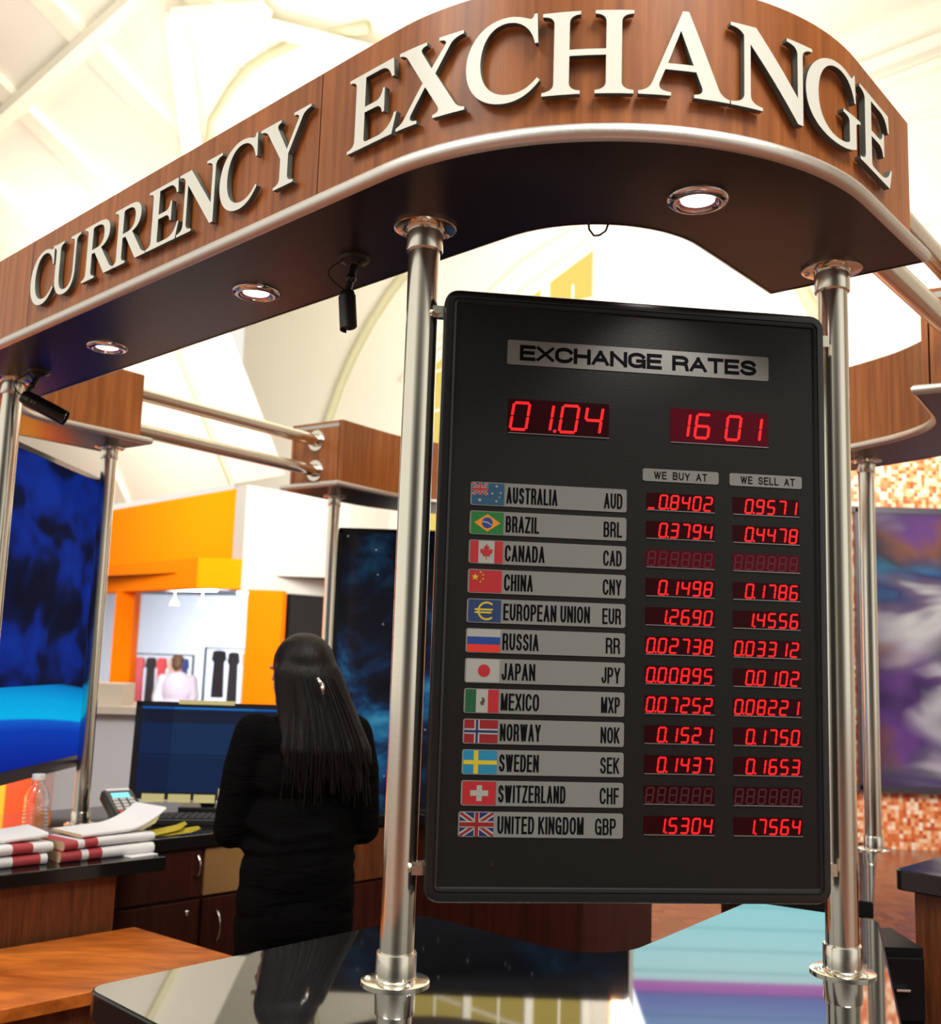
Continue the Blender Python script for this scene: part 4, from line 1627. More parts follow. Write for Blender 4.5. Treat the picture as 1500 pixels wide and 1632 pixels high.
# left counter with papers: granite piece along the shelf, set back desk behind
lc = thing('side_counter', 'dark granite side counter on the left holding papers and a bottle', 'counter', (-1.6, 3.4, 0))
DA2 = Vector((.7345, .6786))
NB = Vector((-.6786, .7345))
q0 = Vector((-.973, 3.594))
q1 = q0 - DA2 * 1.9
q2 = q1 + NB * .85
DAL = Vector((.71, .704)).normalized()
NBL = Vector((-.704, .71)).normalized()
s0 = Vector((-1.195, 3.806))
g = [q0, q0 + NB * .30, s0 + DAL * 1.62, s0 + DAL * 1.62 + NBL * .84, s0 + NBL * .84 - DAL * .1, q2, q1]
g = [tuple(p) for p in g]
slab('granite_top', g[::-1], .885, .93, M['granite'], M['granite_edge'], lc)
k0 = q0 - DA2 * .155 + NB * .03
k1 = k0 - DA2 * 1.7
bm = mkbm()
prism(bm, [tuple(k1), tuple(k0), tuple(k0 + NB * .25), tuple(k1 + NB * .6)], 0, .884)
obj('wood_panel', bm, M['cab_wood'], lc)
f0 = s0 + NBL * .03 - DAL * .02
DLEN = 1.6
bm = mkbm()
prism(bm, [tuple(f0), tuple(f0 + DAL * DLEN), tuple(f0 + DAL * DLEN + NBL * .5), tuple(f0 + NBL * .5)], 0, .884)
obj('cabinet', bm, M['dark_wood'], lc)


def face_pt(s, z, o=0.0):
    p = f0 + DAL * s - NBL * o
    return Vector((p.x, p.y, z))


def door(s_0, s_1, z0, z1, m, handle=None, lock=None, nm='door'):
    bm = mkbm()
    c = (face_pt(s_0, z0, .009) + face_pt(s_1, z1, .009)) / 2
    box(bm, c, (s_1 - s_0 - .006, .018, z1 - z0 - .006), math.atan2(DAL.y, DAL.x), bev=.003)
    d = obj(nm, bm, m, lc)
    if handle:
        hs, hz0, hz1 = handle
        bm = mkbm()
        pts = []
        for i in range(13):
            t_ = i / 12
            pts.append(face_pt(hs, hz0 + (hz1 - hz0) * t_, .018 + .030 * math.sin(PI * t_) ** .6))
        tube(bm, pts, .005, 10)
        obj('handle', bm, M['chrome'], d, smooth=True)
    if lock:
        bm = mkbm()
        c = face_pt(lock[0], lock[1], .018)
        n = Vector((-NBL.x, -NBL.y, 0))
        lathe(bm, [(0, .006), (.006, .006), (.0105, .004), (.011, 0)], c, 20, n)
        obj('lock', bm, lock[2], d, smooth=True)
    return d


door(.02, .365, .70, .875, M['dark_wood'], (.335, .775, .86), None, 'drawer')
door(.02, .365, .06, .695, M['dark_wood'], None, (.31, .65, M['chrome']))
door(.37, .72, .06, .695, M['dark_wood'], (.435, .53, .645))
door(.37, .72, .70, .875, M['box_wood'], None, None, 'drawer')
door(.72, 1.45, .66, .875, M['cab_wood'], None, None, 'drawer')
door(.72, 1.45, .06, .655, M['dark_wood'], None, (1.08, .59, M['brass']))

# counter and low desk at the right edge
rc = thing('side_counter', 'black topped wooden counter end at the right edge below the poster', 'counter', (1.5, 3.0, 0))
r0_ = Vector((1.215, 3.02))
NA = Vector((.714, -.70))
r1, r3 = r0_ + NA * 1.0, r0_ + DAL * .42
r2 = r1 + DAL * .42
slab('granite_top', round_corners([tuple(r0_), tuple(r1), tuple(r2), tuple(r3)], {0: .02}), ZC - .055, ZC, M['granite'], M['granite_edge'], rc)
bm = mkbm()
c0 = r0_ + NA * .045 + DAL * .025
prism(bm, [tuple(c0), tuple(c0 + NA * .85), tuple(c0 + NA * .85 + DAL * .3), tuple(c0 + DAL * .3)], 0, ZC - .056)
obj('base_cabinet', bm, M['cab_wood'], rc)
rd = thing('low_desk', 'low dark granite desk under the slim post right of the board', 'desk', (1.5, 3.8, 0))
pd = [(1.17, 3.06), (1.57, 4.06), (1.15, 4.25), (.75, 3.25)]
slab('granite_top', pd, .925, .97, M['granite'], M['granite_edge'], rd)
bm = mkbm()
cc_ = sum((Vector(p) for p in pd), Vector((0, 0))) / 4
prism(bm, [tuple(cc_ + (Vector(p) - cc_) * .88) for p in pd], 0, .924)
obj('base_cabinet', bm, M['dark_wood'], rd)
du = thing('drawer_unit', 'dark drawer unit with small silver pulls beside the post base at bottom right', 'drawers', (1.12, 2.86, 0))
M['drawer_black'] = mat('drawer_black', (.002, .002, .003, 1), .5)
M['drawer_black'].node_tree.nodes['Principled BSDF'].inputs['Specular IOR Level'].default_value = .2
bm = mkbm()
box(bm, (1.12, 2.885, .46), (.14, .20, .92))
obj('case', bm, M['drawer_black'], du)
for i, (z0_, z1_) in enumerate(((.745, .90), (.665, .74), (.60, .66), (.10, .595))):
    bm = mkbm()
    box(bm, (1.12, 2.779, (z0_ + z1_) / 2), (.135, .012, z1_ - z0_ - .004), bev=.002)
    dr = obj('drawer', bm, M['drawer_black'], du)
    bm = mkbm()
    box(bm, (1.128, 2.766, (z0_ + z1_) / 2 if i < 3 else .565), (.036, .014, .006), bev=.0015)
    obj('pull', bm, M['chrome'], dr)
# rear counter under the far canopy
bk = thing('rear_counter', 'dark wooden rear counter seen below the lower edge of the board', 'counter', (.5, 4.7, 0))
b0_ = s0 + DAL * 1.36 + NA * .012
pd = [tuple(b0_), tuple(b0_ + NA * .95), tuple(b0_ + NA * .95 + DAL * .5), tuple(b0_ + DAL * .5)]
slab('granite_top', pd, .885, .93, M['granite'], M['granite_edge'], bk)
bm = mkbm()
c0 = b0_ + DAL * .03
prism(bm, [tuple(c0), tuple(c0 + NA * .94), tuple(c0 + NA * .94 + DAL * .45), tuple(c0 + DAL * .45)], 0, .884)
obj('base_cabinet', bm, M['dark_wood'], bk)
post_support = None

# ------------------------------------------------------------------ illuminated panels of the kiosk


def em_mat(name, estr=1.0, rough=.2):
    m = mat(name, (.01, .01, .012, 1), rough, emit=(0, 0, 0, 1), estr=estr)
    m.node_tree.nodes['Principled BSDF'].inputs['Specular IOR Level'].default_value = .15
    return m, NT(m)


# left blue screen
m, t = em_mat('screen_blue', 1.0, .7)
t.b.inputs['Specular IOR Level'].default_value = .0
tc = t.n('ShaderNodeTexCoord')
sp = t.n('ShaderNodeSeparateXYZ')
t.l(tc.outputs['Generated'], sp.inputs[0])
zz, yy = sp.outputs[2], sp.outputs[1]
wob = t.math('MULTIPLY', t.math('SUBTRACT', 1.0, yy), .035)
z2 = t.math('ADD', zz, t.math('MULTIPLY', t.math('POWER', yy, 2.0), .05))
nz = t.noise(t.coords((2.2, 3.2, 4.5), rot=(.5, 0, 0)), 1.0, 2, .5, .4)
top = t.ramp(nz, [(.38, srgb(6, 10, 34)), (.47, srgb(10, 20, 60)), (.54, srgb(8, 34, 118)), (.68, srgb(10, 44, 140))])
low = t.ramp(z2, [(.02, srgb(4, 30, 140)), (.14, srgb(6, 58, 175)), (.172, srgb(14, 90, 200)), (.18, srgb(0, 178, 232)), (.24, srgb(0, 160, 222)), (.29, srgb(0, 120, 190)), (.30, srgb(8, 10, 40))])
step = t.math('GREATER_THAN', zz, .268)
t.l(t.mix(step, low, top), t.b.inputs['Emission Color'])
S = 1.06


def far_pt(p, z):
    return Vector((p[0] * S, p[1] * S, 1.62 + (z - 1.62) * S))


zb0 = 1.62 - .472 * S
scr = thing('advertising_screen', 'big blue advertising screen with a cyan wave at the left edge', 'screen', (-1.62, 4.0, zb0))
a_, b_ = Vector((-1.535 * S, 3.2 * S)), Vector((-1.503 * S, 4.21 * S))
zt, zb_ = 1.62 + .665 * S, 1.62 - .472 * S
u = (b_ - a_).normalized()
nrm_ = Vector((-u.y, u.x))
bm = mkbm()
ribbon(bm, [a_ + u * .02, b_ - u * .012], zb_ + .03, zt - .02, .02)
obj('screen_face', bm, m, scr)
bm = mkbm()
ribbon(bm, [a_ + nrm_ * .021, b_ + nrm_ * .021], zb_, zt, .04)
for z_ in (zb_, zt - .02):
    ribbon(bm, [a_ - nrm_ * .006, b_ - nrm_ * .006], z_, z_ + (.045 if z_ < 1.5 else .02), .03)
ribbon(bm, [b_ - u * .012 - nrm_ * .004, b_ - nrm_ * .004], zb_, zt, .03)
obj('frame', bm, mat('screen_frame', (.02, .022, .03, 1), .3), scr)
for z_ in (zb_ + .02, zt - .012):
    bm = mkbm()
    e_ = b_ + nrm_ * .01 - u * .004
    q_ = Vector((-1.466, 4.157)) + (Vector((e_.x, e_.y)) - Vector((-1.466, 4.157))).normalized() * .028
    tube(bm, [(e_.x, e_.y, z_), (q_.x, q_.y, z_)], .007, 10)
    obj('mount_arm', bm, M['black'], scr, smooth=True)

# far night sky poster
m, t = em_mat('night_poster', .8, .12)
f = t.noise(t.coords((2.0, 2.0, 2.6), rot=(0, .6, 0)), 1.2, 4, .6, .6)
c = t.ramp(f, [(.36, srgb(3, 5, 12)), (.46, srgb(8, 16, 34)), (.54, srgb(14, 44, 80)), (.62, srgb(24, 96, 140)), (.74, srgb(70, 160, 190))])
vo = t.n('ShaderNodeTexVoronoi')
vo.inputs['Scale'].default_value = 26
t.l(t.coords(), vo.inputs['Vector'])
st = t.math('LESS_THAN', vo.outputs['Distance'], .085)
wn = t.n('ShaderNodeTexWhiteNoise', noise_dimensions='3D')
t.l(vo.outputs['Position'], wn.inputs['Vector'])
st = t.math('MULTIPLY', st, t.math('GREATER_THAN', wn.outputs['Value'], .80))
tcz = t.n('ShaderNodeTexCoord')
spz = t.n('ShaderNodeSeparateXYZ')
t.l(tcz.outputs['Generated'], spz.inputs[0])
gz = t.ramp(spz.outputs[2], [(.0, (.25, .35, .6, 1)), (.35, (1, 1, 1, 1)), (.62, (.9, .9, .9, 1)), (.80, (.3, .25, .25, 1)), (1, (.2, .18, .2, 1))])
c = t.mix(1, c, gz, 'MULTIPLY')
t.l(t.mix(st, c, (.75, .85, .9, 1)), t.b.inputs['Emission Color'])
ns = thing('advertising_poster', 'dark blue night sky poster behind the tall post left of the board', 'poster', (-.2, 5.85, .3))
bm = mkbm()
box(bm, (.09, 5.9, 1.36), (1.62, .05, 1.87))
obj('printed_face', bm, m, ns)
bm = mkbm()
for c_, s_ in (((.09, 5.92, 2.305), (1.66, .08, .03)), ((.09, 5.92, .42), (1.66, .08, .04)), ((-.735, 5.92, 1.36), (.03, .08, 1.9)), ((.915, 5.92, 1.36), (.03, .08, 1.9))):
    box(bm, c_, s_)
obj('frame', bm, M['black_matt'], ns)
bm = mkbm()
for x in (-.6, .75):
    box(bm, (x, 5.96, .62), (.05, .05, 1.24))
    box(bm, (x, 5.96, .01), (.08, .4, .02))
obj('stand', bm, M['black_matt'], ns)

# orange and yellow striped partition beyond the blue screen
sg = thing('striped_panel', 'orange and yellow striped partition showing under the blue screen', 'panel', (-4.6, 7.5, 0))
ms = [mat('stripe_yellow', srgb(240, 172, 20), .6), mat('stripe_orange', srgb(226, 74, 12), .6)]
bm = mkbm()
for i in range(22):  # extended unseen behind the screen, added to reflect orange in the soffit
    box(bm, (-6.95 + i * .18 + .09, 7.5, 1.15), (.18, .06, 2.3), None, i % 2 if i % 3 else 1)
obj('striped_face', bm, ms, sg)
area('partition_fill', (-4.4, 6.0, 1.4), (-4.4, 7.5, 1.1), .8, 70, (1, .85, .7))  # unseen light added to strengthen the stripes' orange reflection

# ------------------------------------------------------------------ things on the desk
ZD = .93
# monitor
mo = thing('computer_monitor', 'black computer monitor with a dark blue screen in front of the woman', 'monitor', (-1.17, 4.66, ZD))
MC = Vector((-1.10, 4.62, 1.178))
ang = math.radians(4)
MR = Matrix.Rotation(ang, 3, 'Z') @ Matrix.Rotation(math.radians(-5), 3, 'X')


def mp(x, y, z):
    return MC + MR @ Vector((x, y, z))


bm = mkbm()
box(bm, mp(0, .012, 0), (.64, .03, .41), MR, bev=.006)
obj('housing', bm, M['black'], mo)
bm = mkbm()
W_, H_, t_, t2 = .32, .205, .026, .022
for c_, s_ in (((0, -.006, H_ - t2 / 2), (W_ * 2, .012, t2)), ((0, -.006, -H_ + t2 / 2 + .004), (W_ * 2, .012, t2 + .008)), ((-W_ + t_ / 2, -.006, 0), (t_, .012, H_ * 2)), ((W_ - t_ / 2, -.006, 0), (t_, .012, H_ * 2))):
    box(bm, mp(*c_), s_, MR)
obj('bezel', bm, M['black'], mo)
m, t = em_mat('monitor_screen', 1.0, .2)
tc = t.n('ShaderNodeTexCoord')
sp = t.n('ShaderNodeSeparateXYZ')
t.l(tc.outputs['Generated'], sp.inputs[0])
c1 = t.ramp(sp.outputs[2], [(0, srgb(8, 34, 66)), (.42, srgb(14, 44, 82)), (.43, srgb(8, 28, 56)), (.45, srgb(14, 42, 78)), (.80, srgb(12, 40, 74)), (.81, srgb(20, 28, 50)), (.90, srgb(18, 26, 48)), (.96, srgb(22, 34, 60)), (.97, srgb(20, 110, 190))], 'CONSTANT')
c2 = t.ramp(sp.outputs[0], [(0, (.6, .6, .8, 1)), (.22, (.6, .6, .8, 1)), (.23, (1, 1, 1, 1)), (.80, (1, 1, 1, 1)), (.81, (.7, .7, .8, 1))], 'CONSTANT')
t.l(t.mix(1, c1, c2, 'MULTIPLY'), t.b.inputs['Emission Color'])
bm = mkbm()
box(bm, mp(0, -.004, .002), ((W_ - t_) * 2, .004, (H_ - t2) * 2), MR)
obj('screen', bm, m, mo)
bm = mkbm()
box(bm, (MC.x, MC.y + .06, ZD + .10), (.06, .04, .2), ang)
box(bm, (MC.x, MC.y + .05, ZD + .008), (.22, .18, .016), ang, bev=.004)
obj('stand', bm, M['black'], mo)
for i, (x, w) in enumerate(((-.215, .095), (-.105, .095), (-.0, .09))):
    bm = mkbm()
    box(bm, mp(x, -.0135, -H_ + .006), (w, .001, .034), MR)
    tag(obj('sticky_note', bm, M['yellow_note'], base=tuple(mp(x, -.0135, -H_ + .006))), ('leftmost', 'middle', 'rightmost')[i] + ' of three pale notes stuck along the monitor\'s lower bezel', 'sticky note', 'notes on the monitor')
bm = mkbm()
box(bm, mp(.10, -.016, -H_ + .012), (.085, .001, .075), MR)
tag(obj('sticky_note', bm, M['yellow_note'], base=tuple(mp(.10, -.016, -H_))), 'large pale note beside the woman\'s sleeve under the monitor', 'sticky note', 'notes on the monitor')
bm = mkbm()
box(bm, mp(-.02, -.0135, H_ + .0), (.24, .001, .018), MR)
tag(obj('paper_strip', bm, M['yellow_note'], base=tuple(mp(-.02, -.0135, H_))), 'long pale paper strip stuck on the monitor\'s top edge', 'paper')

# keyboard
kb = thing('keyboard', 'black computer keyboard on the desk left of the woman', 'keyboard', (-1.02, 4.28, ZD))
KR = Matrix.Rotation(math.radians(10), 3, 'Z')
KC = Vector((-1.0, 4.30, ZD + .012))
bm = mkbm()
box(bm, KC, (.44, .15, .022), KR, bev=.004)
obj('case', bm, M['black'], kb)
key_mat = mat('key_black', (.03, .03, .032, 1), .4)
key0 = None
for r in range(5):
    for c in range(15):
        p = KC + KR @ Vector((-.205 + c * .0272 + r * .003, -.056 + r * .027, .0145))
        if key0 is None:
            bm = mkbm()
            box(bm, p, (.022, .021, .009), KR, bev=.002)
            key0 = obj('key', bm, key_mat, kb)
            kp = p.copy()
        else:
            o = key0.copy()
            COL.objects.link(o)
            o.location = key0.location + (p - kp)

# card terminal
ct = thing('card_terminal', 'black card payment terminal with a cyan display beside the slim post', 'card terminal', (-1.28, 4.06, ZD))
TR_ = Matrix.Rotation(math.radians(38), 3, 'Z') @ Matrix.Rotation(math.radians(24), 3, 'X')
TC = Vector((-1.285, 4.10, ZD + .075))


def tp_(x, y, z):
    return TC + TR_ @ Vector((x, y, z))


bm = mkbm()
box(bm, TC, (.125, .21, .045), TR_, bev=.012)
box(bm, (TC.x, TC.y + .02, ZD + .03), (.09, .11, .06), math.radians(38), bev=.004)
obj('case', bm, M['black'], ct)
bm = mkbm()
box(bm, tp_(0, .055, .0225), (.07, .034, .003), TR_)
obj('display', bm, mat('terminal_display', (.1, .4, .5, 1), .3, emit=(.15, .75, .85, 1), estr=.8), ct)
bm = mkbm()
box(bm, tp_(0, .095, .0225), (.09, .016, .004), TR_)
obj('receipt_slot', bm, M['paper'], ct)
kc = [mat('key_white', (.6, .6, .58, 1), .5), mat('key_red', (.6, .03, .03, 1), .5), mat('key_yellow', (.8, .55, .03, 1), .5), mat('key_green', (.05, .4, .12, 1), .5)]
for r in range(5):
    for c in range(3):
        bm = mkbm()
        box(bm, tp_(-.03 + c * .03, .025 - r * .021, .0235), (.022, .014, .006), TR_, bev=.001)
        obj('key', bm, kc[0] if r < 4 else kc[c + 1], ct)
# yellow papers by the terminal
for i, (pts, lab) in enumerate((([(-1.19, 3.97, .012), (-1.13, 3.98, .05), (-1.12, 4.02, .085), (-1.16, 4.05, .09)], 'curled pale yellow slip leaning on the card terminal'),
                                ([(-1.20, 3.93, .004), (-1.12, 3.96, .008), (-1.05, 4.02, .02), (-1.03, 4.05, .035)], 'bright yellow paper slip lying in front of the card terminal'),
                                ([(-1.15, 3.95, .003), (-1.08, 3.99, .004), (-1.01, 4.03, .010), (-.98, 4.06, .018)], 'bright yellow paper slip nearest the keyboard'))):
    bm = mkbm()
    A_, B_ = [], []
    for j, p in enumerate(pts):
        p = Vector((p[0], p[1], ZD + p[2]))
        w = (.03, .036, .034, .02)[j]
        A_.append(p + Vector((-.5, .8, .25)) * w)
        B_.append(p - Vector((-.5, .8, .1)) * w * .6)
        A_[-1].z = max(A_[-1].z, ZD + .002)
        B_[-1].z = max(B_[-1].z, ZD + .001)
    va, vb = [bm.verts.new(p) for p in A_], [bm.verts.new(p) for p in B_]
    for j in range(3):
        bm.faces.new((va[j], va[j + 1], vb[j + 1], vb[j]))
    bmesh.ops.solidify(bm, geom=bm.faces[:], thickness=.0012)
    tag(obj('paper_slip', bm, M['yellow_note'] if i == 0 else M['yellow'], smooth=True, base=(pts[0][0], pts[0][1], ZD)), lab, 'paper', 'yellow slips by the terminal')

# water bottle
bt = thing('water_bottle', 'clear ribbed plastic water bottle with a white cap', 'bottle', (-1.435, 3.64, ZD))
M['pet'] = mat('clear_plastic', (1, 1, 1, 1), .03, ior=1.45, trans=1.0)
M['water'] = mat('water', (1, 1, 1, 1), .0, ior=1.33, trans=1.0)
bm = mkbm()
prof = [(0, .002), (.026, .0), (.031, .004), (.033, .012)]
for i in range(44):
    h = .016 + i * .003
    prof.append((.0325 + .0014 * math.sin(i * 2 * PI / 4), h))
prof += [(.0325, .152), (.033, .158), (.0325, .165), (.030, .182), (.024, .200), (.0165, .212), (.0125, .218), (.0125, .222), (.0155, .2235), (.0155, .2255), (.012, .227), (.012, .236)]
prof = [(r * 1.28, h) for r, h in prof]
inner_ = [(max(r - .0009, 0), h + (.0009 if i < 2 else 0)) for i, (r, h) in enumerate(prof)]
lathe(bm, prof + inner_[::-1], (-1.435, 3.64, ZD), 48)
bmesh.ops.recalc_face_normals(bm, faces=bm.faces)
obj('bottle_body', bm, M['pet'], bt, smooth=True)
bm = mkbm()
lathe(bm, [(.0165, .2285), (.0215, .2285), (.022, .230), (.022, .245), (.0205, .2475), (0, .2475)], (-1.435, 3.64, ZD), 40)
obj('cap', bm, mat('cap_white', (.8, .8, .78, 1), .4), bt, smooth='auto')

# brochures and magazines


def brochure(p, yaw, L, W, th, sag, red, lab, grp, lift=0.0):
    """folded brochure: fat rounded fold facing the shelf, open leaves behind"""
    bm = mkbm()
    R = Matrix.Rotation(yaw, 3, 'Z')
    nseg = 14
    prof = []
    for i in range(9):          # rounded fold
        a_ = PI / 2 + PI * i / 8
        prof.append((-W / 2 + th / 2 + math.cos(a_) * th / 2, th / 2 + math.sin(a_) * th / 2))
    prof = [(W / 2, th * .72)] + prof + [(W / 2, 0.001)]
    rows = []
    for i in range(nseg + 1):
        x = -L / 2 + L * i / nseg
        lz = lift * max(0, (i / nseg - .5) * 2) ** 2 + sag * math.sin(PI * i / nseg)
        rows.append([bm.verts.new(Vector(p) + R @ Vector((x, a_, b_ + lz))) for a_, b_ in prof])
    for i in range(nseg):
        for j in range(len(prof) - 1):
            f = bm.faces.new((rows[i][j], rows[i + 1][j], rows[i + 1][j + 1], rows[i][j + 1]))
            x = (i + .5) / nseg
            f.material_index = 1 if any(a <= x <= b for a, b in red) else 0
        f = bm.faces.new((rows[i][-1], rows[i + 1][-1], rows[i + 1][0], rows[i][0]))
    f = bm.faces.new(rows[0])
    f.material_index = 2
    f = bm.faces.new(rows[-1][::-1])
    f.material_index = 2
    bmesh.ops.recalc_face_normals(bm, faces=bm.faces)
    tag(obj('brochure', bm, [M['paper'], M['red_print'], M['paper_edge']], smooth='auto', base=tuple(p)), lab, 'brochure', grp)


yb = math.atan2(DA2.y, DA2.x)
G_ = 'brochures on the side counter'
brochure((-1.47, 3.375, ZD + .001), yb, .30, .20, .032, .0, ((.35, .50), (.62, .9)), 'red and white folded brochure at the bottom of the left pile', G_)
brochure((-1.46, 3.385, ZD + .035), yb + .05, .30, .20, .030, .003, ((.55, .75),), 'red banded brochure on top of the left pile', G_)
brochure((-1.21, 3.60, ZD + .001), yb + .02, .32, .20, .034, .0, ((.0, .22), (.3, .45)), 'red and white folded brochure at the bottom of the right pile', G_, .0)
brochure((-1.215, 3.61, ZD + .037), yb + .08, .32, .20, .028, .002, ((.02, .16), (.25, .36)), 'red banded folded brochure on top of the right pile', G_, .0)
brochure((-1.49, 3.42, ZD + .069), yb - .06, .30, .21, .014, .0, (), 'white magazine lying on the left brochure pile', G_, .01)
brochure((-1.19, 3.66, ZD + .069), yb + .12, .31, .19, .012, .002, (), 'white magazine curling up on the right brochure pile', G_, .06)
bm = mkbm()
box(bm, (-1.065, 3.60, ZD + .002), (.10, .07, .003), .9)
tag(obj('leaflet', bm, M['paper'], base=(-1.065, 3.60, ZD)), 'small leaflet lying at the granite counter\'s corner', 'leaflet')

# ------------------------------------------------------------------ the woman at the desk


def blob(bm, c, r, rot=None, seg=20):
    q = bmesh.ops.create_uvsphere(bm, u_segments=seg, v_segments=seg // 2 + 2, radius=1.0)
    R = rot or Matrix.Identity(3)
    for v in q['verts']:
        v.co = Vector(c) + R @ Vector((v.co.x * r[0], v.co.y * r[1], v.co.z * r[2]))


def limb(bm, pts, seg=16):
    """chain of (point, radius)"""
    for (p, r), (q, s) in zip(pts[:-1], pts[1:]):
        cyl(bm, p, q, r, s, seg)
    for p, r in pts:
        blob(bm, p, (r, r, r), None, seg)


def fuse(bm, voxel, smooth_it=6):
    """melt overlapping volumes into one continuous skin"""
    me = bpy.data.meshes.new('fuse')
    bm.to_mesh(me)
    bm.free()
    o = bpy.data.objects.new('fuse', me)
    COL.objects.link(o)
    md = o.modifiers.new('r', 'REMESH')
    md.mode = 'VOXEL'
    md.voxel_size = voxel
    ms_ = o.modifiers.new('s', 'SMOOTH')
    ms_.factor = .5
    ms_.iterations = smooth_it
    dg = bpy.context.evaluated_depsgraph_get()
    m2 = bpy.data.meshes.new_from_object(o.evaluated_get(dg))
    bpy.data.objects.remove(o)
    bpy.data.meshes.remove(me)
    out = mkbm()
    out.from_mesh(m2)
    bpy.data.meshes.remove(m2)
    return out


WX, WY = -.500, 3.34
YAW = math.radians(20)
RW = Matrix.Rotation(YAW, 3, 'Z')
HEADYAW = math.radians(36)


def wp(x, y, z):
    v = RW @ Vector((x, y, 0))
    return Vector((WX + v.x, WY + v.y, z))


def wloc(bm):
    for v in bm.verts:
        v.co = wp(v.co.x, v.co.y, v.co.z)
    return bm


woman = thing('person', 'woman with long dark hair in black standing at the desk, seen from behind', 'person', (WX, WY, 0))
SH, EL, WR = {}, {}, {}
for s in (-1, 1):
    SH[s] = Vector((s * .152, -.01, 1.36))
    EL[s] = Vector((s * .205, .02, 1.075))
    WR[s] = Vector((s * .15, .27, 1.02))
hd = Vector((-.022, .035, 1.555))
HR = Matrix.Rotation(HEADYAW, 3, 'Z')


def hp(x, y, z):
    return hd + HR @ Vector((x, y, z))


# body (skin): one continuous surface
bm = mkbm()
blob(bm, hp(0, 0, .015), (.073, .092, .098))
blob(bm, hp(0, .030, -.045), (.054, .060, .066))
blob(bm, hp(0, .092, -.015), (.012, .018, .022))           # nose
blob(bm, hp(0, .100, -.027), (.013, .012, .010))
blob(bm, hp(0, .078, -.060), (.022, .012, .008))           # lips
blob(bm, hp(0, .070, -.095), (.020, .018, .016))           # chin
for s in (-1, 1):
    blob(bm, hp(s * .030, .080, .010), (.017, .010, .009))  # eyelids
    blob(bm, hp(s * .074, -.004, -.005), (.009, .020, .031))  # ears
limb(bm, [(Vector((0, .015, 1.49)), .048), (Vector((0, -.005, 1.40)), .052)])
blob(bm, (0, .0, 1.30), (.155, .090, .11))
blob(bm, (0, .01, 1.18), (.140, .088, .14))
blob(bm, (0, .0, 1.04), (.128, .085, .12))
blob(bm, (0, -.01, .90), (.160, .105, .13))
for s in (-1, 1):
    limb(bm, [(SH[s], .050), (EL[s], .038), (WR[s], .026)])
    limb(bm, [(Vector((s * .085, 0, .86)), .085), (Vector((s * .08, .01, .48)), .055), (Vector((s * .085, -.02, .09)), .036)])
    blob(bm, (s * .085, .05, .035), (.042, .12, .033))
    # palm, four bent fingers and a thumb resting towards the keyboard
    d = (WR[s] - EL[s]).normalized()
    fw_ = Vector((d.x * .5, abs(d.y), -.12)).normalized()
    side = Vector((fw_.y, -fw_.x, 0)).normalized()
    palm = WR[s] + fw_ * .045
    limb(bm, [(WR[s], .024), (palm, .028)], 12)
    for j in range(4):
        k_ = (j - 1.5) * .019
        L_ = (.036, .042, .040, .031)[j] * 1.0
        b_ = palm + fw_ * .022 + side * k_
        m1 = b_ + fw_ * L_ + Vector((0, 0, -.004))
        m2 = m1 + fw_ * .02 + Vector((0, 0, -.017))
        m3 = m2 + fw_ * .008 + Vector((0, 0, -.016))
        limb(bm, [(palm + side * k_ * .8, .011), (b_, .0095), (m1, .0085), (m2, .0075), (m3, .0068)], 10)
    tb = WR[s] + fw_ * .02 - side * s * .024
    t1 = tb + fw_ * .030 - side * s * .022 + Vector((0, 0, -.010))
    t2_ = t1 + fw_ * .026 - side * s * .004 + Vector((0, 0, -.010))
    limb(bm, [(tb, .013), (t1, .0105), (t2_, .0085)], 10)
bm = wloc(fuse(bm, .0065, 4))
obj('body', bm, M['skin'], woman, smooth=True)

# black sweater
M['sweater'] = mat('black_knit', (.0022, .0022, .0024, 1), .95)
t = NT(M['sweater'])
nz = t.noise(t.coords((6, 6, 26)), 1, 3, .6, .5)
bp_ = t.n('ShaderNodeBump')
bp_.inputs['Strength'].default_value = .5
bp_.inputs['Distance'].default_value = .02
t.l(nz, bp_.inputs['Height'])
t.l(bp_.outputs[0], t.b.inputs['Normal'])
t.b.inputs['Specular IOR Level'].default_value = .06
M['black_matt'].node_tree.nodes['Principled BSDF'].inputs['Specular IOR Level'].default_value = .1
bm = mkbm()
limb(bm, [(Vector((0, -.004, 1.445)), .062), (Vector((0, -.01, 1.39)), .078)])
blob(bm, (0, -.005, 1.345), (.185, .105, .085))
blob(bm, (0, .0, 1.25), (.180, .118, .15))
blob(bm, (0, .0, 1.10), (.172, .120, .15))
blob(bm, (0, -.01, .95), (.178, .128, .15))
limb(bm, [(Vector((-.08, -.01, .87)), .105), (Vector((.08, -.01, .87)), .105)])
for s in (-1, 1):
    e2 = EL[s] + (WR[s] - EL[s]) * .80
    limb(bm, [(SH[s], .068), (SH[s] + Vector((s * .032, .0, -.10)), .060), (EL[s] + Vector((s * .0, -.01, .0)), .056), (e2, .044)])
for i in range(7):           # soft folds round the waist
    z = .86 + i * .035
    a0 = random.uniform(-.04, .04)
    limb(bm, [(Vector((-.165, -.03, z + a0)), .016), (Vector((-.08, -.108, z - .008)), .018), (Vector((.06, -.112, z + .006)), .018), (Vector((.165, -.03, z - a0)), .016)], 10)
bm = wloc(fuse(bm, .009, 4))
obj('sweater', bm, M['sweater'], woman, smooth=True)
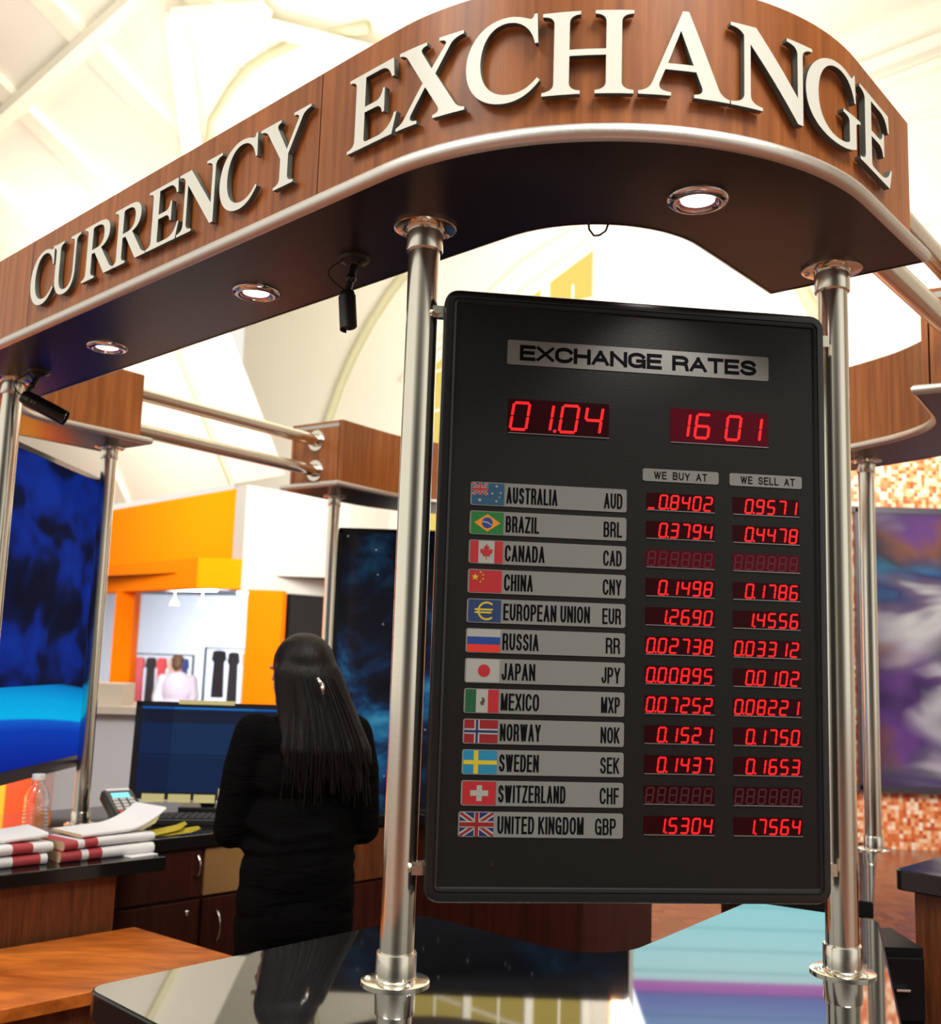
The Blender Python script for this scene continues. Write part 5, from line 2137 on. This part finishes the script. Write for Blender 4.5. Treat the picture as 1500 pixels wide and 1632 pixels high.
# black trousers
bm = mkbm()
blob(bm, (0, -.012, .82), (.178, .128, .14))
for s in (-1, 1):
    limb(bm, [(Vector((s * .085, -.005, .80)), .100), (Vector((s * .082, .01, .48)), .070), (Vector((s * .085, -.02, .10)), .058)])
bm = wloc(fuse(bm, .010, 4))
obj('trousers', bm, M['sweater'], woman, smooth=True)
bm = mkbm()
for s in (-1, 1):
    blob(bm, (s * .085, .05, .042), (.048, .135, .042))
for v in bm.verts:
    v.co.z = max(v.co.z, .001)
bm = wloc(bm)
obj('shoes', bm, M['black'], woman, smooth=True)

# long straight hair
M['hair'] = mat('dark_hair', (.010, .007, .006, 1), .5)
M['hair'].node_tree.nodes['Principled BSDF'].inputs['Specular IOR Level'].default_value = .22
t = NT(M['hair'])
nz = t.noise(t.coords((90, 90, 5)), 1, 3, .6)
cc = t.ramp(nz, [(.3, (.0025, .002, .002, 1)), (.66, (.006, .004, .0035, 1)), (.85, (.022, .011, .008, 1))])
t.l(cc, t.b.inputs['Base Color'])
bp_ = t.n('ShaderNodeBump')
bp_.inputs['Strength'].default_value = .3
bp_.inputs['Distance'].default_value = .01
t.l(nz, bp_.inputs['Height'])
t.l(bp_.outputs[0], t.b.inputs['Normal'])
bm = mkbm()
blob(bm, hp(0, -.024, .024), (.099, .098, .100))
blob(bm, hp(0, -.040, -.01), (.100, .088, .105))
blob(bm, hp(0, -.045, -.03), (.096, .078, .11))
blob(bm, hp(-.074, -.016, .005), (.026, .040, .060))
blob(bm, hp(.074, .005, -.02), (.026, .055, .095))
# fall over the back, from the clip to the shoulder blades
for i in range(15):
    k_ = (i - 7) / 7
    x0 = k_ * .070 - .004
    x1 = k_ * .090 + .036
    x2 = k_ * .112 + .068
    e_ = .012 * math.sin(i * 1.9)
    limb(bm, [(Vector((x0, -.052 + .02 * k_ * k_, 1.55)), .038), (Vector((x1 - .01, -.085 + .035 * k_ * k_, 1.43)), .034 + e_ * .2), (Vector((x2 - .02 + e_, -.120 + .03 * k_ * k_, 1.32)), .026), (Vector((x2 + e_, -.122 + .02 * k_ * k_, 1.235 - .045 * math.sin(i * 2.1))), .009)], 12)
hb = fuse(bm, .0075, 5)
for i in range(70):          # loose strands
    k_ = random.uniform(-1, 1)
    x0, x1, x2 = k_ * .066, k_ * .092 + .046, k_ * .116 + .082
    e = random.uniform(-.012, .012)
    zl_ = random.uniform(1.15, 1.27)
    pts = [Vector((x0 + e, -.092 + .02 * k_ * k_, 1.545)), Vector((x1 - .01 + e, -.122 + .035 * k_ * k_, 1.43)), Vector((x2 - .03 + e * 1.5, -.150 + .03 * k_ * k_, 1.32)), Vector((x2 - .02 + e * 3, -.142 + .02 * k_ * k_, zl_))]
    q = smooth_poly([p for p in pts], 2)
    tube(hb, q, random.uniform(.0008, .0018), 5)
hb = wloc(hb)
hair = obj('hair', hb, M['hair'], woman, smooth=True)
bm = mkbm()
c = Vector((.012, -.128, 1.515))
limb(bm, [(c + Vector((-.004, -.004, .022)), .005), (c + Vector((.008, -.012, .004)), .006), (c + Vector((.012, -.012, -.02)), .004)], 10)
bm = wloc(bm)
obj('hair_clip', bm, M['chrome'], woman, smooth=True)

# ------------------------------------------------------------------ shopper far behind
def short(bm):
    for v in bm.verts:
        v.co.z *= .86
    return bm


sp_ = thing('person', 'blurred shopper in a pale lavender top inside the far shop', 'person', (-4.05, 14.9, 0))
bm = mkbm()
for s in (-1, 1):
    limb(bm, [(Vector((-4.05 + s * .10, 14.9, .86)), .10), (Vector((-4.05 + s * .10, 14.92, .48)), .07), (Vector((-4.05 + s * .10, 14.9, .08)), .05)])
    limb(bm, [(Vector((-4.05 + s * .20, 14.9, 1.36)), .06), (Vector((-4.05 + s * .26, 14.85, 1.08)), .045), (Vector((-4.05 + s * .22, 14.68, .92)), .03)])
    blob(bm, (-4.05 + s * .22, 14.64, .89), (.035, .05, .03))
    blob(bm, (-4.05 + s * .10, 14.85, .04), (.05, .12, .04))
blob(bm, (-4.05, 14.9, 1.2), (.2, .13, .3))
blob(bm, (-4.05, 14.9, .92), (.19, .14, .16))
limb(bm, [(Vector((-4.05, 14.9, 1.45)), .055), (Vector((-4.05, 14.9, 1.56)), .05)])
blob(bm, (-4.05, 14.88, 1.64), (.075, .09, .11))
obj('body', short(fuse(bm, .015, 4)), M['skin'], sp_, smooth=True)
bm = mkbm()
blob(bm, (-4.05, 14.9, 1.2), (.225, .155, .3))
blob(bm, (-4.05, 14.9, .95), (.22, .16, .15))
for s in (-1, 1):
    limb(bm, [(Vector((-4.05 + s * .20, 14.9, 1.36)), .08), (Vector((-4.05 + s * .26, 14.85, 1.08)), .065), (Vector((-4.05 + s * .23, 14.72, .96)), .05)])
obj('top', short(fuse(bm, .015, 4)), mat('lavender_cloth', (.55, .52, .68, 1), .8), sp_, smooth=True)
bm = mkbm()
for s in (-1, 1):
    limb(bm, [(Vector((-4.05 + s * .10, 14.9, .84)), .115), (Vector((-4.05 + s * .10, 14.92, .48)), .085), (Vector((-4.05 + s * .10, 14.9, .1)), .07)])
obj('trousers', short(fuse(bm, .015, 4)), mat('shopper_trousers', (.08, .08, .12, 1), .8), sp_, smooth=True)
bm = mkbm()
blob(bm, (-4.05, 14.87, 1.67), (.086, .095, .095))
blob(bm, (-4.05, 14.83, 1.60), (.075, .06, .10))
obj('hair', short(bm), mat('shopper_hair', (.10, .05, .03, 1), .6), sp_, smooth=True)
